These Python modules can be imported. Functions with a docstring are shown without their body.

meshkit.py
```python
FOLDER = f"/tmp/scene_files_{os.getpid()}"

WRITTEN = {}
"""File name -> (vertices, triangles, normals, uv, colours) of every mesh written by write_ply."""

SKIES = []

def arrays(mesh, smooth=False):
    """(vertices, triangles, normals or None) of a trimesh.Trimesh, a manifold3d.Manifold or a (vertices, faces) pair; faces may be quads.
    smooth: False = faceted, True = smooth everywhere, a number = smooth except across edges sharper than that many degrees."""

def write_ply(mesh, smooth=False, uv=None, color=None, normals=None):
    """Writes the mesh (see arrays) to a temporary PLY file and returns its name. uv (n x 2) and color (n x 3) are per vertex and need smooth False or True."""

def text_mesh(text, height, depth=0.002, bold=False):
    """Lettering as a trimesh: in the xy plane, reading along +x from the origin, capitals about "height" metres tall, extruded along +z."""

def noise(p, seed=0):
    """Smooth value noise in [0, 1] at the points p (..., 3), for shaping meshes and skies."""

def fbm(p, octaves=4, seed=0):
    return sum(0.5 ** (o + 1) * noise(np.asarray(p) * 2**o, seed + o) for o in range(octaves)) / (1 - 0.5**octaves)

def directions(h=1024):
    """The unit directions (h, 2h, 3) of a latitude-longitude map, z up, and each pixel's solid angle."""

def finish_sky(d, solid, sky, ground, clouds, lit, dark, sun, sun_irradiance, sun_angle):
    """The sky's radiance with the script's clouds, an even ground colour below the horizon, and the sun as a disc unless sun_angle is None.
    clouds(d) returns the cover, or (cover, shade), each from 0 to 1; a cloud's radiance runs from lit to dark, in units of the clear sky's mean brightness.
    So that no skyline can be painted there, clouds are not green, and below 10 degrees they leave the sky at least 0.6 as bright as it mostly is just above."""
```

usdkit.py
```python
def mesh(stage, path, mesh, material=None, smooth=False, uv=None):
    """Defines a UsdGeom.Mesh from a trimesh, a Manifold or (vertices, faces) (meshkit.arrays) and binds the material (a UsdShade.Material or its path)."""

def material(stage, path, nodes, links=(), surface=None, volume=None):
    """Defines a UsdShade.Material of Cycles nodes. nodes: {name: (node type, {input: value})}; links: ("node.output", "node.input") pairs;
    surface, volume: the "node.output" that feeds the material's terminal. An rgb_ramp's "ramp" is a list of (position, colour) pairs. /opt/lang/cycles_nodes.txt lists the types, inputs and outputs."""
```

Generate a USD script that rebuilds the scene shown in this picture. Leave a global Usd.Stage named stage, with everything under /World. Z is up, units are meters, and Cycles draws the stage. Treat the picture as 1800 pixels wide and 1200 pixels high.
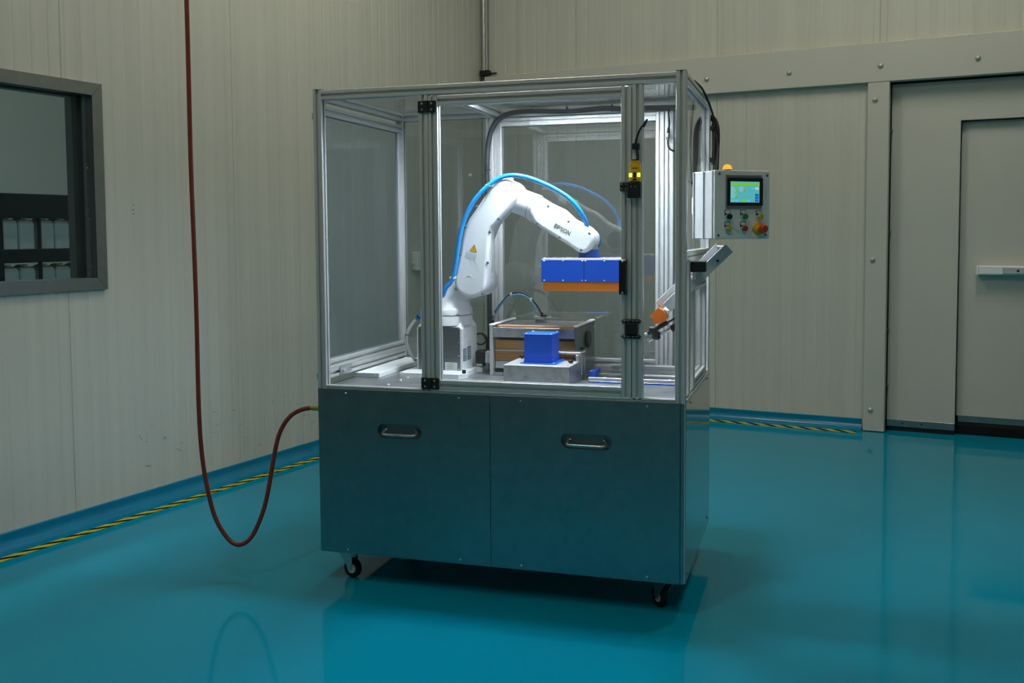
import math, random
import numpy as np
import trimesh
import manifold3d as m3
import shapely.geometry as sg
from shapely import affinity
from pxr import Usd, UsdGeom, UsdLux, UsdShade, Gf, Sdf
import usdkit, meshkit

random.seed(7)
rng = np.random.default_rng(7)

stage = Usd.Stage.CreateInMemory()
UsdGeom.SetStageUpAxis(stage, UsdGeom.Tokens.z)
UsdGeom.SetStageMetersPerUnit(stage, 1.0)
UsdGeom.Xform.Define(stage, '/World')

# ------------------------------------------------------------------ camera, light, exposure
CAM = np.array([1.8216, -3.4209, 1.3442])
FWD = np.array([-0.29037, 0.95489, -0.06267])
EXPOSURE = 0.0
LAMP_HALL = 26.0        # ceiling luminaires of the hall (emission strength)
LAMP_CELL = 125.0       # LED batten inside the machine
LAMP_STORE = 65.0      # luminaire of the room behind the window
pitch, roll, yaw = 0.0627127, -0.0066665, -0.2952220
F = np.array([math.sin(yaw) * math.cos(pitch), math.cos(yaw) * math.cos(pitch), -math.sin(pitch)])
R0 = np.cross(F, [0, 0, 1]); R0 /= np.linalg.norm(R0); U0 = np.cross(R0, F)
RV = R0 * math.cos(roll) + U0 * math.sin(roll); UV = -R0 * math.sin(roll) + U0 * math.cos(roll)
cam = UsdGeom.Camera.Define(stage, '/World/camera')
mx = np.eye(4); mx[0, :3] = RV; mx[1, :3] = UV; mx[2, :3] = -F; mx[3, :3] = CAM
cam.AddTransformOp().Set(Gf.Matrix4d(*mx.ravel().tolist()))
cam.CreateHorizontalApertureAttr(36.0); cam.CreateVerticalApertureAttr(24.0)
cam.CreateFocalLengthAttr(1754.5 / 1800 * 36)
cam.CreateVerticalApertureOffsetAttr(-80.15 / 1800 * 36)
cam.CreateClippingRangeAttr(Gf.Vec2f(0.05, 100))
cam.CreateExposureAttr(EXPOSURE)

# ------------------------------------------------------------------ materials
LOOKS = '/World/Looks'
UsdGeom.Scope.Define(stage, LOOKS)


def mat(name, color, rough=0.5, metal=0.0, noise=None, bump=None, rough_var=0.0, **kw):
    """principled; noise=(scale xyz, amount) varies the colour; bump=(scale xyz, strength, distance)."""
    p = {'base_color': color, 'roughness': rough, 'metallic': metal}
    p.update(kw)
    nodes = {'p': ('principled_bsdf', p)}
    links = []
    if noise or bump or rough_var:
        nodes['g'] = ('geometry', {})
    if noise or rough_var:
        sc, amt = noise if noise else ((6, 6, 6), 0)
        nodes['m'] = ('mapping', {'scale': sc})
        nodes['n'] = ('noise_texture', {'scale': 1.0, 'detail': 4.0, 'roughness': 0.6})
        links += [('g.position', 'm.vector'), ('m.vector', 'n.vector')]
        if noise:
            c = np.array(color)
            nodes['r'] = ('rgb_ramp', {'ramp': [(0.3, tuple(c * (1 - amt))), (0.7, tuple(np.minimum(c * (1 + amt), 1)))]})
            links += [('n.fac', 'r.fac'), ('r.color', 'p.base_color')]
        if rough_var:
            nodes['rr'] = ('map_range', {'from_min': 0.3, 'from_max': 0.7, 'to_min': rough - rough_var, 'to_max': rough + rough_var})
            links += [('n.fac', 'rr.value'), ('rr.result', 'p.roughness')]
    if bump:
        sc, st, dist = bump
        nodes['bm'] = ('mapping', {'scale': sc})
        nodes['bn'] = ('noise_texture', {'scale': 1.0, 'detail': 3.0})
        nodes['b'] = ('bump', {'strength': st, 'distance': dist})
        links += [('g.position', 'bm.vector'), ('bm.vector', 'bn.vector'), ('bn.fac', 'b.height'), ('b.normal', 'p.normal')]
    return usdkit.material(stage, f'{LOOKS}/{name}', nodes, links, surface='p.BSDF')


def emit(name, color, strength):
    return usdkit.material(stage, f'{LOOKS}/{name}', {'e': ('emission', {'color': color, 'strength': strength})}, surface='e.emission')


def pane_mat(name, tint, base=0.035, gain=0.55, rough=0.0, dust=0.008, crinkle=0.0):
    nodes = {'t': ('transparent_bsdf', {'color': tint}), 'gl': ('glossy_bsdf', {'color': (1, 1, 1), 'roughness': rough}),
             'lw': ('layer_weight', {'blend': 0.5}), 'pw': ('math', {'math_type': 'power', 'value2': 4.0}),
             'ma': ('math', {'math_type': 'multiply_add', 'value2': gain, 'value3': base}), 'mx': ('mix_closure', {}),
             'd': ('diffuse_bsdf', {'color': (0.8, 0.8, 0.8)}), 'md': ('mix_closure', {'fac': dust})}
    links = [('lw.facing', 'pw.value1'), ('pw.value', 'ma.value1'), ('ma.value', 'mx.fac'), ('t.BSDF', 'md.closure1'), ('d.BSDF', 'md.closure2'), ('md.closure', 'mx.closure1'), ('gl.BSDF', 'mx.closure2')]
    if crinkle:
        nodes.update({'g': ('geometry', {}), 'm': ('mapping', {'scale': (16, 34, 10)}), 'n': ('noise_texture', {'scale': 1.0, 'detail': 2.0}), 'b': ('bump', {'strength': crinkle, 'distance': 0.01})})
        links += [('g.position', 'm.vector'), ('m.vector', 'n.vector'), ('n.fac', 'b.height'), ('b.normal', 'gl.normal')]
    return usdkit.material(stage, f'{LOOKS}/{name}', nodes, links, surface='mx.closure')


M = {}
M['wall'] = mat('wall_paint', (0.56, 0.555, 0.49), 0.5, noise=((17, 17, 0.22), 0.055), specular_ior_level=0.3)
M['wall_dark'] = mat('panel_joint', (0.24, 0.19, 0.13), 0.9)
M['trim'] = mat('trim_paint', (0.54, 0.54, 0.485), 0.5, noise=((2, 2, 0.6), 0.03), specular_ior_level=0.3)
M['ceiling'] = mat('ceiling_paint', (0.5, 0.5, 0.45), 0.8)
M['floor'] = mat('floor_epoxy', (0.0004, 0.25, 0.385), 0.08, noise=((0.9, 0.9, 0.9), 0.06), rough_var=0.03, bump=((9, 9, 9), 0.03, 0.004), specular_ior_level=0.12, specular_tint=(0.35, 0.85, 1.0))
M['cove'] = mat('cove_epoxy', (0.001, 0.19, 0.34), 0.25, noise=((3, 3, 3), 0.10), bump=((14, 14, 14), 0.25, 0.004))
M['steel'] = mat('brushed_steel', (0.28, 0.30, 0.305), 0.26, 1.0, noise=((5, 5, 5), 0.03), rough_var=0.015)
M['steel_mirror'] = mat('bright_steel', (0.40, 0.42, 0.43), 0.08, 1.0)
M['steel_frame'] = mat('window_steel', (0.34, 0.365, 0.36), 0.34, 1.0, noise=((20, 20, 20), 0.08))
M['alu'] = mat('anodised_aluminium', (0.66, 0.665, 0.665), 0.42, 0.6)
M['alu_plate'] = mat('milled_aluminium', (0.50, 0.51, 0.515), 0.36, 0.9, noise=((30, 30, 30), 0.07), rough_var=0.06)
M['table'] = mat('table_aluminium', (0.33, 0.34, 0.355), 0.34, 0.75, noise=((9, 9, 9), 0.06), rough_var=0.06)
M['alu_pale'] = mat('pale_aluminium', (0.62, 0.63, 0.63), 0.45, 0.2)
M['bolt_grey'] = mat('bolt_grey', (0.50, 0.50, 0.46), 0.35, 0.4)
M['chrome'] = mat('polished_metal', (0.85, 0.85, 0.84), 0.15, 1.0)
M['zinc'] = mat('zinc_plated', (0.55, 0.57, 0.57), 0.35, 1.0)
M['bright'] = mat('bright_zinc', (0.9, 0.9, 0.9), 0.35, 0.3)
M['dark_steel'] = mat('dark_steel_plate', (0.19, 0.21, 0.22), 0.35, 0.8)
M['black'] = mat('black_plastic', (0.006, 0.007, 0.007), 0.45)
M['rubber'] = mat('black_rubber', (0.006, 0.006, 0.006), 0.65)
M['white_robot'] = mat('white_lacquer', (0.80, 0.81, 0.82), 0.32, coat_weight=0.2, coat_roughness=0.2)
M['white'] = mat('white_paint', (0.78, 0.79, 0.79), 0.45)
M['enclosure'] = mat('enclosure_white', (0.50, 0.51, 0.51), 0.5)
M['grey_cap'] = mat('grey_seam', (0.06, 0.07, 0.075), 0.6)
M['conduit'] = mat('conduit_black', (0.022, 0.027, 0.033), 0.5)
M['panel_grey'] = mat('operator_panel_grey', (0.80, 0.83, 0.81), 0.5)
M['bezel'] = mat('bezel_grey', (0.16, 0.19, 0.20), 0.5)
M['blue_hose'] = mat('blue_polyurethane', (0.006, 0.27, 0.78), 0.3)
M['blue'] = mat('cobalt_blue_plastic', (0.001, 0.085, 0.62), 0.42)
M['blue_lid'] = mat('bright_blue_plastic', (0.001, 0.11, 0.70), 0.42)
M['foam'] = mat('orange_foam', (0.95, 0.24, 0.004), 0.8, noise=((120, 120, 120), 0.08))
M['orange'] = mat('orange_printed_plastic', (1.0, 0.21, 0.006), 0.5)
M['wood'] = mat('brown_wood', (0.40, 0.20, 0.065), 0.5, noise=((6, 90, 120), 0.25))
M['wood_light'] = mat('light_wood_edge', (0.62, 0.30, 0.15), 0.5, noise=((6, 60, 60), 0.08))
M['red_hose'] = mat('red_rubber_hose', (0.20, 0.026, 0.012), 0.45, noise=((30, 30, 30), 0.1))
M['brass'] = mat('brass', (0.62, 0.42, 0.14), 0.32, 1.0)
M['yellow'] = mat('safety_yellow', (0.80, 0.43, 0.01), 0.45)
M['tape_yellow'] = mat('tape_yellow', (0.56, 0.43, 0.02), 0.7, specular_ior_level=0.2)
M['tape_black'] = mat('tape_black', (0.008, 0.010, 0.010), 0.8, specular_ior_level=0.1)
M['red'] = mat('button_red', (0.42, 0.03, 0.006), 0.4)
M['green'] = mat('button_green', (0.01, 0.22, 0.06), 0.35)
M['amber_button'] = mat('button_amber', (0.62, 0.40, 0.01), 0.35)
M['estop_red'] = mat('stop_button_red', (0.62, 0.045, 0.004), 0.4)
M['label_white'] = mat('label_paper', (0.72, 0.73, 0.72), 0.6)
M['label_blue'] = mat('label_slate', (0.10, 0.15, 0.20), 0.5)
M['ink'] = mat('black_ink', (0.01, 0.012, 0.016), 0.5)
M['pane'] = pane_mat('polycarbonate', (0.89, 0.92, 0.935))
M['pane_rear'] = pane_mat('polycarbonate_glossy', (0.86, 0.89, 0.905), 0.10, 0.5)
M['pane_side'] = pane_mat('polycarbonate_smoked', (0.79, 0.85, 0.91), 0.05, 0.4, 0.02, 0.012)
M['pane_top'] = pane_mat('polycarbonate_roof', (0.92, 0.935, 0.945), 0.12, 0.5, 0.01, 0.06, 0.15)
M['window_pane'] = pane_mat('window_glass', (0.86, 0.91, 0.92), 0.02, 0.4, 0.0, 0.002)
M['tube_clear'] = mat('clear_tube', (0.75, 0.78, 0.80), 0.15, transmission_weight=0.35, ior=1.4)
M['can'] = mat('milky_polyethylene', (0.50, 0.56, 0.58), 0.45)
M['film'] = mat('dark_film', (0.003, 0.010, 0.014), 0.5, bump=((12, 12, 5), 0.5, 0.02), specular_ior_level=0.2)
M['screen'] = emit('screen_glow', (0.10, 0.50, 0.52), 0.85)
M['screen_green'] = emit('screen_green_glow', (0.20, 0.62, 0.03), 0.85)
M['screen_white'] = emit('screen_white_glow', (0.60, 0.72, 0.62), 0.8)
M['screen_blue'] = emit('screen_blue_glow', (0.015, 0.16, 0.62), 0.8)
M['screen_cyan'] = emit('screen_cyan_glow', (0.10, 0.62, 0.72), 0.85)
M['screen_red'] = emit('screen_red_glow', (0.65, 0.08, 0.05), 0.8)
M['led_green'] = emit('led_green_glow', (0.45, 1.0, 0.05), 2.2)
M['beacon'] = emit('beacon_glow', (1.0, 0.42, 0.04), 1.25)
M['led_cell'] = emit('led_batten_glow', (0.93, 0.97, 1.0), LAMP_CELL)
M['tube_hall'] = emit('hall_tube_glow', (1.0, 0.955, 0.80), LAMP_HALL)
M['tube_store'] = emit('store_tube_glow', (0.90, 1.0, 0.97), LAMP_STORE)

# ------------------------------------------------------------------ scene helpers
COUNT, ORIGIN = {}, {}


def numbered(parent, name):
    k = (parent, name); n = COUNT.get(k, 0); COUNT[k] = n + 1
    return f'{parent}/{name}' + (f'_{n:03d}' if n else '')


def tagp(path, label=None, cat=None, group=None, kind=None):
    p = stage.GetPrimAtPath(path)
    for k, v in (('label', label), ('category', cat), ('group', group), ('kind', kind)):
        if v: p.SetCustomDataByKey(k, v)


def thing(name, label=None, cat=None, loc=(0, 0, 0), group=None, kind=None):
    path = numbered('/World', name)
    x = UsdGeom.Xform.Define(stage, path); x.AddTranslateOp().Set(Gf.Vec3d(*map(float, loc)))
    ORIGIN[path] = np.array(loc, float)
    tagp(path, label, cat, group, kind)
    return path


def tm(mesh):
    if isinstance(mesh, trimesh.Trimesh): return mesh
    v, f, _ = meshkit.arrays(mesh)
    return trimesh.Trimesh(v, f, process=False)


def part(parent, name, mesh, m, smooth=35, label=None, kind=None):
    top = '/'.join(parent.split('/')[:3])
    path = numbered(parent, name)
    mesh = tm(mesh).copy(); mesh.apply_translation(-ORIGIN[top])
    usdkit.mesh(stage, path, mesh, M[m] if isinstance(m, str) else m, smooth=smooth)
    tagp(path, label=label, kind=kind)
    return path


def single(name, mesh, m, label=None, cat=None, group=None, kind=None, smooth=35):
    """a thing that is one mesh"""
    path = numbered('/World', name)
    usdkit.mesh(stage, path, tm(mesh), M[m], smooth=smooth)
    tagp(path, label, cat, group, kind)
    return path


def cat(*ms):
    return trimesh.util.concatenate([tm(m) for m in ms])


def bx(x0, x1, y0, y1, z0, z1, bev=0.0):
    """box, optionally with bevelled edges"""
    x0, x1 = sorted((x0, x1)); y0, y1 = sorted((y0, y1)); z0, z1 = sorted((z0, z1))
    if bev <= 0:
        m = trimesh.creation.box((x1 - x0, y1 - y0, z1 - z0)); m.apply_translation(((x0 + x1) / 2, (y0 + y1) / 2, (z0 + z1) / 2)); return m
    b = min(bev, (x1 - x0) * .45, (y1 - y0) * .45, (z1 - z0) * .45)
    pts = []
    for sx in (0, 1):
        for sy in (0, 1):
            for sz in (0, 1):
                c = np.array([(x0, x1)[sx], (y0, y1)[sy], (z0, z1)[sz]]); d = np.array([1 - 2 * sx, 1 - 2 * sy, 1 - 2 * sz]) * b
                for k in range(3):
                    q = c + d; q[k] = c[k]; pts.append(q)
    return tm(m3.Manifold.hull_points(np.array(pts)))


def frame_of(d, up=(0, 0, 1)):
    d = np.array(d, float); d /= np.linalg.norm(d)
    u = np.array(up, float)
    if abs(d @ u) > 0.98: u = np.array([0, 1.0, 0]) if abs(d[1]) < .9 else np.array([1.0, 0, 0])
    a = np.cross(u, d); a /= np.linalg.norm(a); b = np.cross(d, a)
    return np.column_stack([a, b, d])


def extr(poly, p0, p1, up=(0, 0, 1)):
    """extrudes a shapely polygon (u, v) along p0 -> p1; v is along `up` as far as it can be"""
    p0, p1 = np.array(p0, float), np.array(p1, float)
    m = trimesh.creation.extrude_polygon(poly, np.linalg.norm(p1 - p0))
    T = np.eye(4); T[:3, :3] = frame_of(p1 - p0, up); T[:3, 3] = p0
    m.apply_transform(T)
    return m


def cyl(p0, p1, r, r2=None, n=24, bev=0.0):
    p0, p1 = np.array(p0, float), np.array(p1, float); L = np.linalg.norm(p1 - p0); r2 = r if r2 is None else r2
    prof = [(0, 0), (r - bev, 0), (r, bev), (r2, L - bev), (r2 - bev, L), (0, L)] if bev else [(0, 0), (r, 0), (r2, L), (0, L)]
    m = trimesh.creation.revolve(np.array(prof), sections=n)
    T = np.eye(4); T[:3, :3] = frame_of(p1 - p0); T[:3, 3] = p0
    m.apply_transform(T)
    return m


def lathe(prof, p0, d, n=28):
    m = trimesh.creation.revolve(np.array(prof), sections=n)
    T = np.eye(4); T[:3, :3] = frame_of(d); T[:3, 3] = p0
    m.apply_transform(T)
    return m


def spline(pts, n=60):
    from scipy.interpolate import CubicSpline
    p = np.array(pts, float); t = np.r_[0, np.cumsum(np.linalg.norm(np.diff(p, axis=0), axis=1) ** .5)]
    return CubicSpline(t, p)(np.linspace(0, t[-1], n))


def tube(pts, r, n=60, sides=12, smooth=True):
    p = spline(pts, n) if smooth else np.array(pts, float)
    t = np.gradient(p, axis=0); t /= np.linalg.norm(t, axis=1, keepdims=True)
    a = np.cross(t[0], [0, 0, 1.0] if abs(t[0][2]) < .9 else [0, 1.0, 0]); a /= np.linalg.norm(a)
    V = []
    ang = np.arange(sides) * 2 * np.pi / sides
    rr = np.broadcast_to(r, (len(p),))
    for k in range(len(p)):
        a = a - t[k] * (a @ t[k]); a /= np.linalg.norm(a); b = np.cross(t[k], a)
        V.append(p[k] + rr[k] * (np.cos(ang)[:, None] * a + np.sin(ang)[:, None] * b))
    V = np.vstack(V + [p[:1], p[-1:]]); F_ = []
    N = len(p)
    for i in range(N - 1):
        for j in range(sides):
            j2 = (j + 1) % sides
            F_ += [(i * sides + j, i * sides + j2, (i + 1) * sides + j2), (i * sides + j, (i + 1) * sides + j2, (i + 1) * sides + j)]
    for j in range(sides):
        j2 = (j + 1) % sides
        F_ += [(N * sides, j2, j), (N * sides + 1, (N - 1) * sides + j, (N - 1) * sides + j2)]
    return trimesh.Trimesh(V, F_, process=False)


W36 = 0.036


def prof_poly(w=W36, h=W36, s=0.0100, d=0.0115):
    """aluminium profile section with a slot in the middle of each 36 mm face"""
    d = min(d, min(w, h) / 2 - s / 2 - .0015)
    p = sg.box(-w / 2, -h / 2, w / 2, h / 2).buffer(-0.0025).buffer(0.0025, quad_segs=2)
    nx, ny = max(1, round(w / 0.036)), max(1, round(h / 0.036))
    for i in range(nx):
        x = -w / 2 + (i + .5) * w / nx
        for y in (-h / 2, h / 2): p = p.difference(sg.box(x - s / 2, y - d, x + s / 2, y + d))
    for i in range(ny):
        y = -h / 2 + (i + .5) * h / ny
        for x in (-w / 2, w / 2): p = p.difference(sg.box(x - d, y - s / 2, x + d, y + s / 2))
    return p


def profile(p0, p1, w=W36, h=W36):
    return extr(prof_poly(w, h), p0, p1, up=(0, 0, 1) if abs(np.array(p1, float)[2] - p0[2]) < 1e-6 else (0, 1, 0))


def smooth_outline(pts, n=140, r=0.012):
    """closed outline: rounded polygon resampled evenly (counter-clockwise)"""
    poly = sg.Polygon(pts).buffer(0)
    poly = poly.buffer(-r, quad_segs=12).buffer(2 * r, quad_segs=12).buffer(-r, quad_segs=12)
    if poly.geom_type != 'Polygon': poly = max(poly.geoms, key=lambda g: g.area)
    ring = sg.polygon.orient(poly).exterior
    q = np.array([ring.interpolate(s).coords[0] for s in np.linspace(0, ring.length, n, endpoint=False)])
    for _ in range(3): q = q * .5 + (np.roll(q, 1, 0) + np.roll(q, -1, 0)) * .25
    return q


def pillow(pts, y0, y1, r_front, r_back=0.004, n=140, rr=0.012, steps=6):
    """an outline in the x-z plane given thickness y0 (front) .. y1 (back), with rounded front and back edges"""
    q = smooth_outline(pts, n, rr)
    t = np.roll(q, -1, 0) - np.roll(q, 1, 0); t /= np.linalg.norm(t, axis=1, keepdims=True)
    nrm = np.column_stack([t[:, 1], -t[:, 0]])
    loops = []
    for k in range(steps + 1):
        a = math.pi / 2 * k / steps
        loops.append((r_front * (1 - math.sin(a)), y0 + r_front * (1 - math.cos(a))))
    for k in range(steps + 1):
        a = math.pi / 2 * (1 - k / steps)
        loops.append((r_back * (1 - math.sin(a)), y1 - r_back * (1 - math.cos(a))))
    V = []
    for d, y in loops:
        p = q - nrm * d; V.append(np.column_stack([p[:, 0], np.full(len(p), y), p[:, 1]]))
    N = len(q); F_ = []
    for L in range(len(loops) - 1):
        for j in range(N):
            j2 = (j + 1) % N; a, b, c, d = L * N + j, L * N + j2, (L + 1) * N + j2, (L + 1) * N + j
            F_ += [(a, c, b), (a, d, c)]
    V = np.vstack(V)
    import mapbox_earcut as earcut
    for L, flip in ((0, 0), (len(loops) - 1, 1)):
        tri = earcut.triangulate_float64(np.ascontiguousarray(V[L * N:(L + 1) * N][:, [0, 2]]), np.array([N], np.uint32)).reshape(-1, 3) + L * N
        F_ += [tuple(x) if not flip else tuple(x[::-1]) for x in tri]
    m = trimesh.Trimesh(V, F_, process=False)
    m.fix_normals()
    return m


def disc_pts(c, r, n=28):
    a = np.arange(n) * 2 * np.pi / n
    return np.column_stack([c[0] + r * np.cos(a), c[1] + r * np.sin(a)])


def screw(p, d, r=0.004, h=0.003):
    """button-head screw with a hexagon recess; p on the surface, d its normal"""
    return lathe([(0, h * .55), (r * .38, h * .55), (r * .45, h), (r * .75, h * .9), (r, h * .35), (r, 0), (0, 0)][::-1], p, d, 12)


def text(s, height, o, right, up, depth=0.0008, bold=False):
    m = meshkit.text_mesh(s, height, depth, bold)
    right, up = np.array(right, float), np.array(up, float); right /= np.linalg.norm(right); up = up - right * (up @ right); up /= np.linalg.norm(up)
    T = np.eye(4); T[:3, 0] = right; T[:3, 1] = up; T[:3, 2] = np.cross(right, up); T[:3, 3] = o
    m.apply_transform(T)
    return m


# ------------------------------------------------------------------ the hall (its own axes: a along the back wall, b along the left wall)
TH = -0.1786793
KORN = np.array([-0.69488, 4.13836, 0.0])
ROOM = np.eye(4); ROOM[:2, :2] = [[math.cos(TH), -math.sin(TH)], [math.sin(TH), math.cos(TH)]]; ROOM[:3, 3] = KORN
E_A = np.array([math.cos(TH), math.sin(TH), 0]); E_B = np.array([math.sin(TH), -math.cos(TH), 0])


def W(a, b, z=0.0):
    return KORN + E_A * a + E_B * b + np.array([0, 0, z])


def rm(mesh):
    """hall-local (a, -b, z) to world"""
    mesh = tm(mesh).copy(); mesh.apply_transform(ROOM); return mesh


def rb(a0, a1, b0, b1, z0, z1, bev=0.0):
    return rm(bx(a0, a1, -b1, -b0, z0, z1, bev))


A1, B1, ZC, OFF = 8.4, 11.0, 4.6, -0.05          # the hall's extent, wall faces at a = OFF and b = OFF

fl = single('floor', rb(-5.0, A1 + .1, -.3, B1 + .1, -.12, 0), 'floor', kind='structure')
single('ceiling', rb(-5.0, A1 + .1, -.3, B1 + .1, ZC, ZC + .15), 'ceiling', kind='structure')
single('wall_right', rb(A1, A1 + .12, -.3, B1, 0, ZC), 'wall', kind='structure')
single('wall_front', rb(-.2, A1, B1, B1 + .12, 0, ZC), 'wall', kind='structure')


def rib_profile(w, s0, sign, pitch=0.0857, gd=0.0012, thick=0.05):
    """cross-section of a sandwich panel of width w: face at v=0 with shallow grooves at fixed places along the wall, back at v=-thick.
    u = 0 lies at the wall coordinate s0; sign = direction of u along the wall"""
    pts = [(0, -0.002), (0.003, 0)]
    for k in sorted(((j * pitch) - s0) * sign for j in range(-2, 140)):
        if .014 < k < w - .014: pts += [(k - .009, 0), (k - .005, -gd), (k + .005, -gd), (k + .009, 0)]
    pts += [(w - 0.003, 0), (w, -0.002), (w, -thick), (0, -thick)]
    return sg.Polygon(pts)


def wall_panel_left(b0, b1, z0, z1):
    """panel of the left wall, face towards +a"""
    w = b1 - b0; m = trimesh.creation.extrude_polygon(rib_profile(w, b1, -1), z1 - z0)
    # u -> b from b1 down to b0 (local y = -b rising), v -> +a
    T = np.array([[0, 1, 0, OFF], [1, 0, 0, -b1], [0, 0, 1, z0], [0, 0, 0, 1]], float)
    m.apply_transform(T); m.fix_normals(); return rm(m)


def wall_panel_back(a0, a1, z0, z1):
    w = a1 - a0; m = trimesh.creation.extrude_polygon(rib_profile(w, a0, 1), z1 - z0)
    T = np.array([[1, 0, 0, a0], [0, -1, 0, -OFF], [0, 0, 1, z0], [0, 0, 0, 1]], float)
    m.apply_transform(T); m.fix_normals(); return rm(m)


WB0, WB1, WZ0, WZ1 = 3.665, 5.30, 1.092, 2.052      # outside of the window trim
HB0, HB1, HZ0, HZ1 = WB0 + .03, WB1 - .03, WZ0 + .02, WZ1 - .02
wl = thing('wall_left', kind='structure', loc=W(0, 0))
seams = [OFF, .603, 1.693, 2.783, 3.873, 4.963, 6.053, 7.143, 8.233, 9.323, 10.413, B1]
G = 0.0007
for s0, s1 in zip(seams[:-1], seams[1:]):
    b0, b1 = s0 + G, s1 - G
    if b1 < HB0 or b0 > HB1:
        pieces = [wall_panel_left(b0, b1, 0, ZC)]
    else:
        pieces = [wall_panel_left(b0, b1, 0, HZ0), wall_panel_left(b0, b1, HZ1, ZC)]
        if b0 < HB0: pieces.append(wall_panel_left(b0, HB0, HZ0, HZ1))
        if b1 > HB1: pieces.append(wall_panel_left(HB1, b1, HZ0, HZ1))
    part(wl, 'panel', cat(*pieces), 'wall', smooth=False)
back = [rb(OFF - .10, OFF - .047, OFF, B1, 0, HZ0), rb(OFF - .10, OFF - .047, OFF, B1, HZ1, ZC), rb(OFF - .10, OFF - .047, OFF, HB0, HZ0, HZ1), rb(OFF - .10, OFF - .047, HB1, B1, HZ0, HZ1)]
part(wl, 'panel_core', cat(*back), 'wall_dark', smooth=False)
# fixing holes and scuffs of the left wall
for dz in (.022, 0, -.02):
    part(wl, 'fixing_hole', rb(OFF - .001, OFF + .0012, 3.481, 3.495 - abs(dz) * .2, 1.469 + dz, 1.473 + dz), 'bezel')
for k in range(26):
    b, z = rng.uniform(2.15, 3.5), rng.uniform(.14, .42)
    L, t = rng.uniform(.008, .045), rng.uniform(-.3, 1.0)
    d = E_B * math.cos(t) + np.array([0, 0, 1]) * math.sin(t)
    o = W(OFF + .0004, b, z)
    part(wl, 'scuff', extr(sg.box(-.0011, -.0004, .0011, .0004), o, o - d * L), 'bezel', smooth=False)

wb = thing('wall_back', kind='structure', loc=W(0, 0))
for s0, s1 in zip([OFF, .765, 1.855, 2.945, 4.6, 5.7, 6.8, 7.9], [.765, 1.855, 2.945, 4.6, 5.7, 6.8, 7.9, A1]):
    if s0 == 2.945:
        part(wb, 'panel', cat(wall_panel_back(s0 + G, 2.99, 0, ZC), wall_panel_back(2.99, s1 - G, 2.42, ZC)), 'wall', smooth=False)
    else:
        part(wb, 'panel', wall_panel_back(s0 + G, s1 - G, 0, ZC), 'wall', smooth=False)
part(wb, 'panel_core', cat(rb(OFF, 2.99, OFF - .10, OFF - .047, 0, ZC), rb(2.99, A1, OFF - .25, OFF - .2, 0, ZC)), 'wall_dark', smooth=False)
for (a, z) in ((2.16, 1.386), (2.19, 1.388)):
    part(wb, 'fixing_hole', rb(a - .003, a + .003, OFF - .001, OFF + .002, z - .008, z + .008), 'bezel')
for k in range(7):
    a, z = rng.uniform(2.0, 2.8), rng.uniform(.2, .45); L, t = rng.uniform(.02, .05), rng.uniform(.4, 1.4)
    o = W(a, OFF + .0004, z); d = E_A * math.cos(t) + np.array([0, 0, 1]) * math.sin(t)
    part(wb, 'scuff', extr(sg.box(-.001, -.0004, .001, .0004), o, o + d * L), 'bezel', smooth=False)


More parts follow.
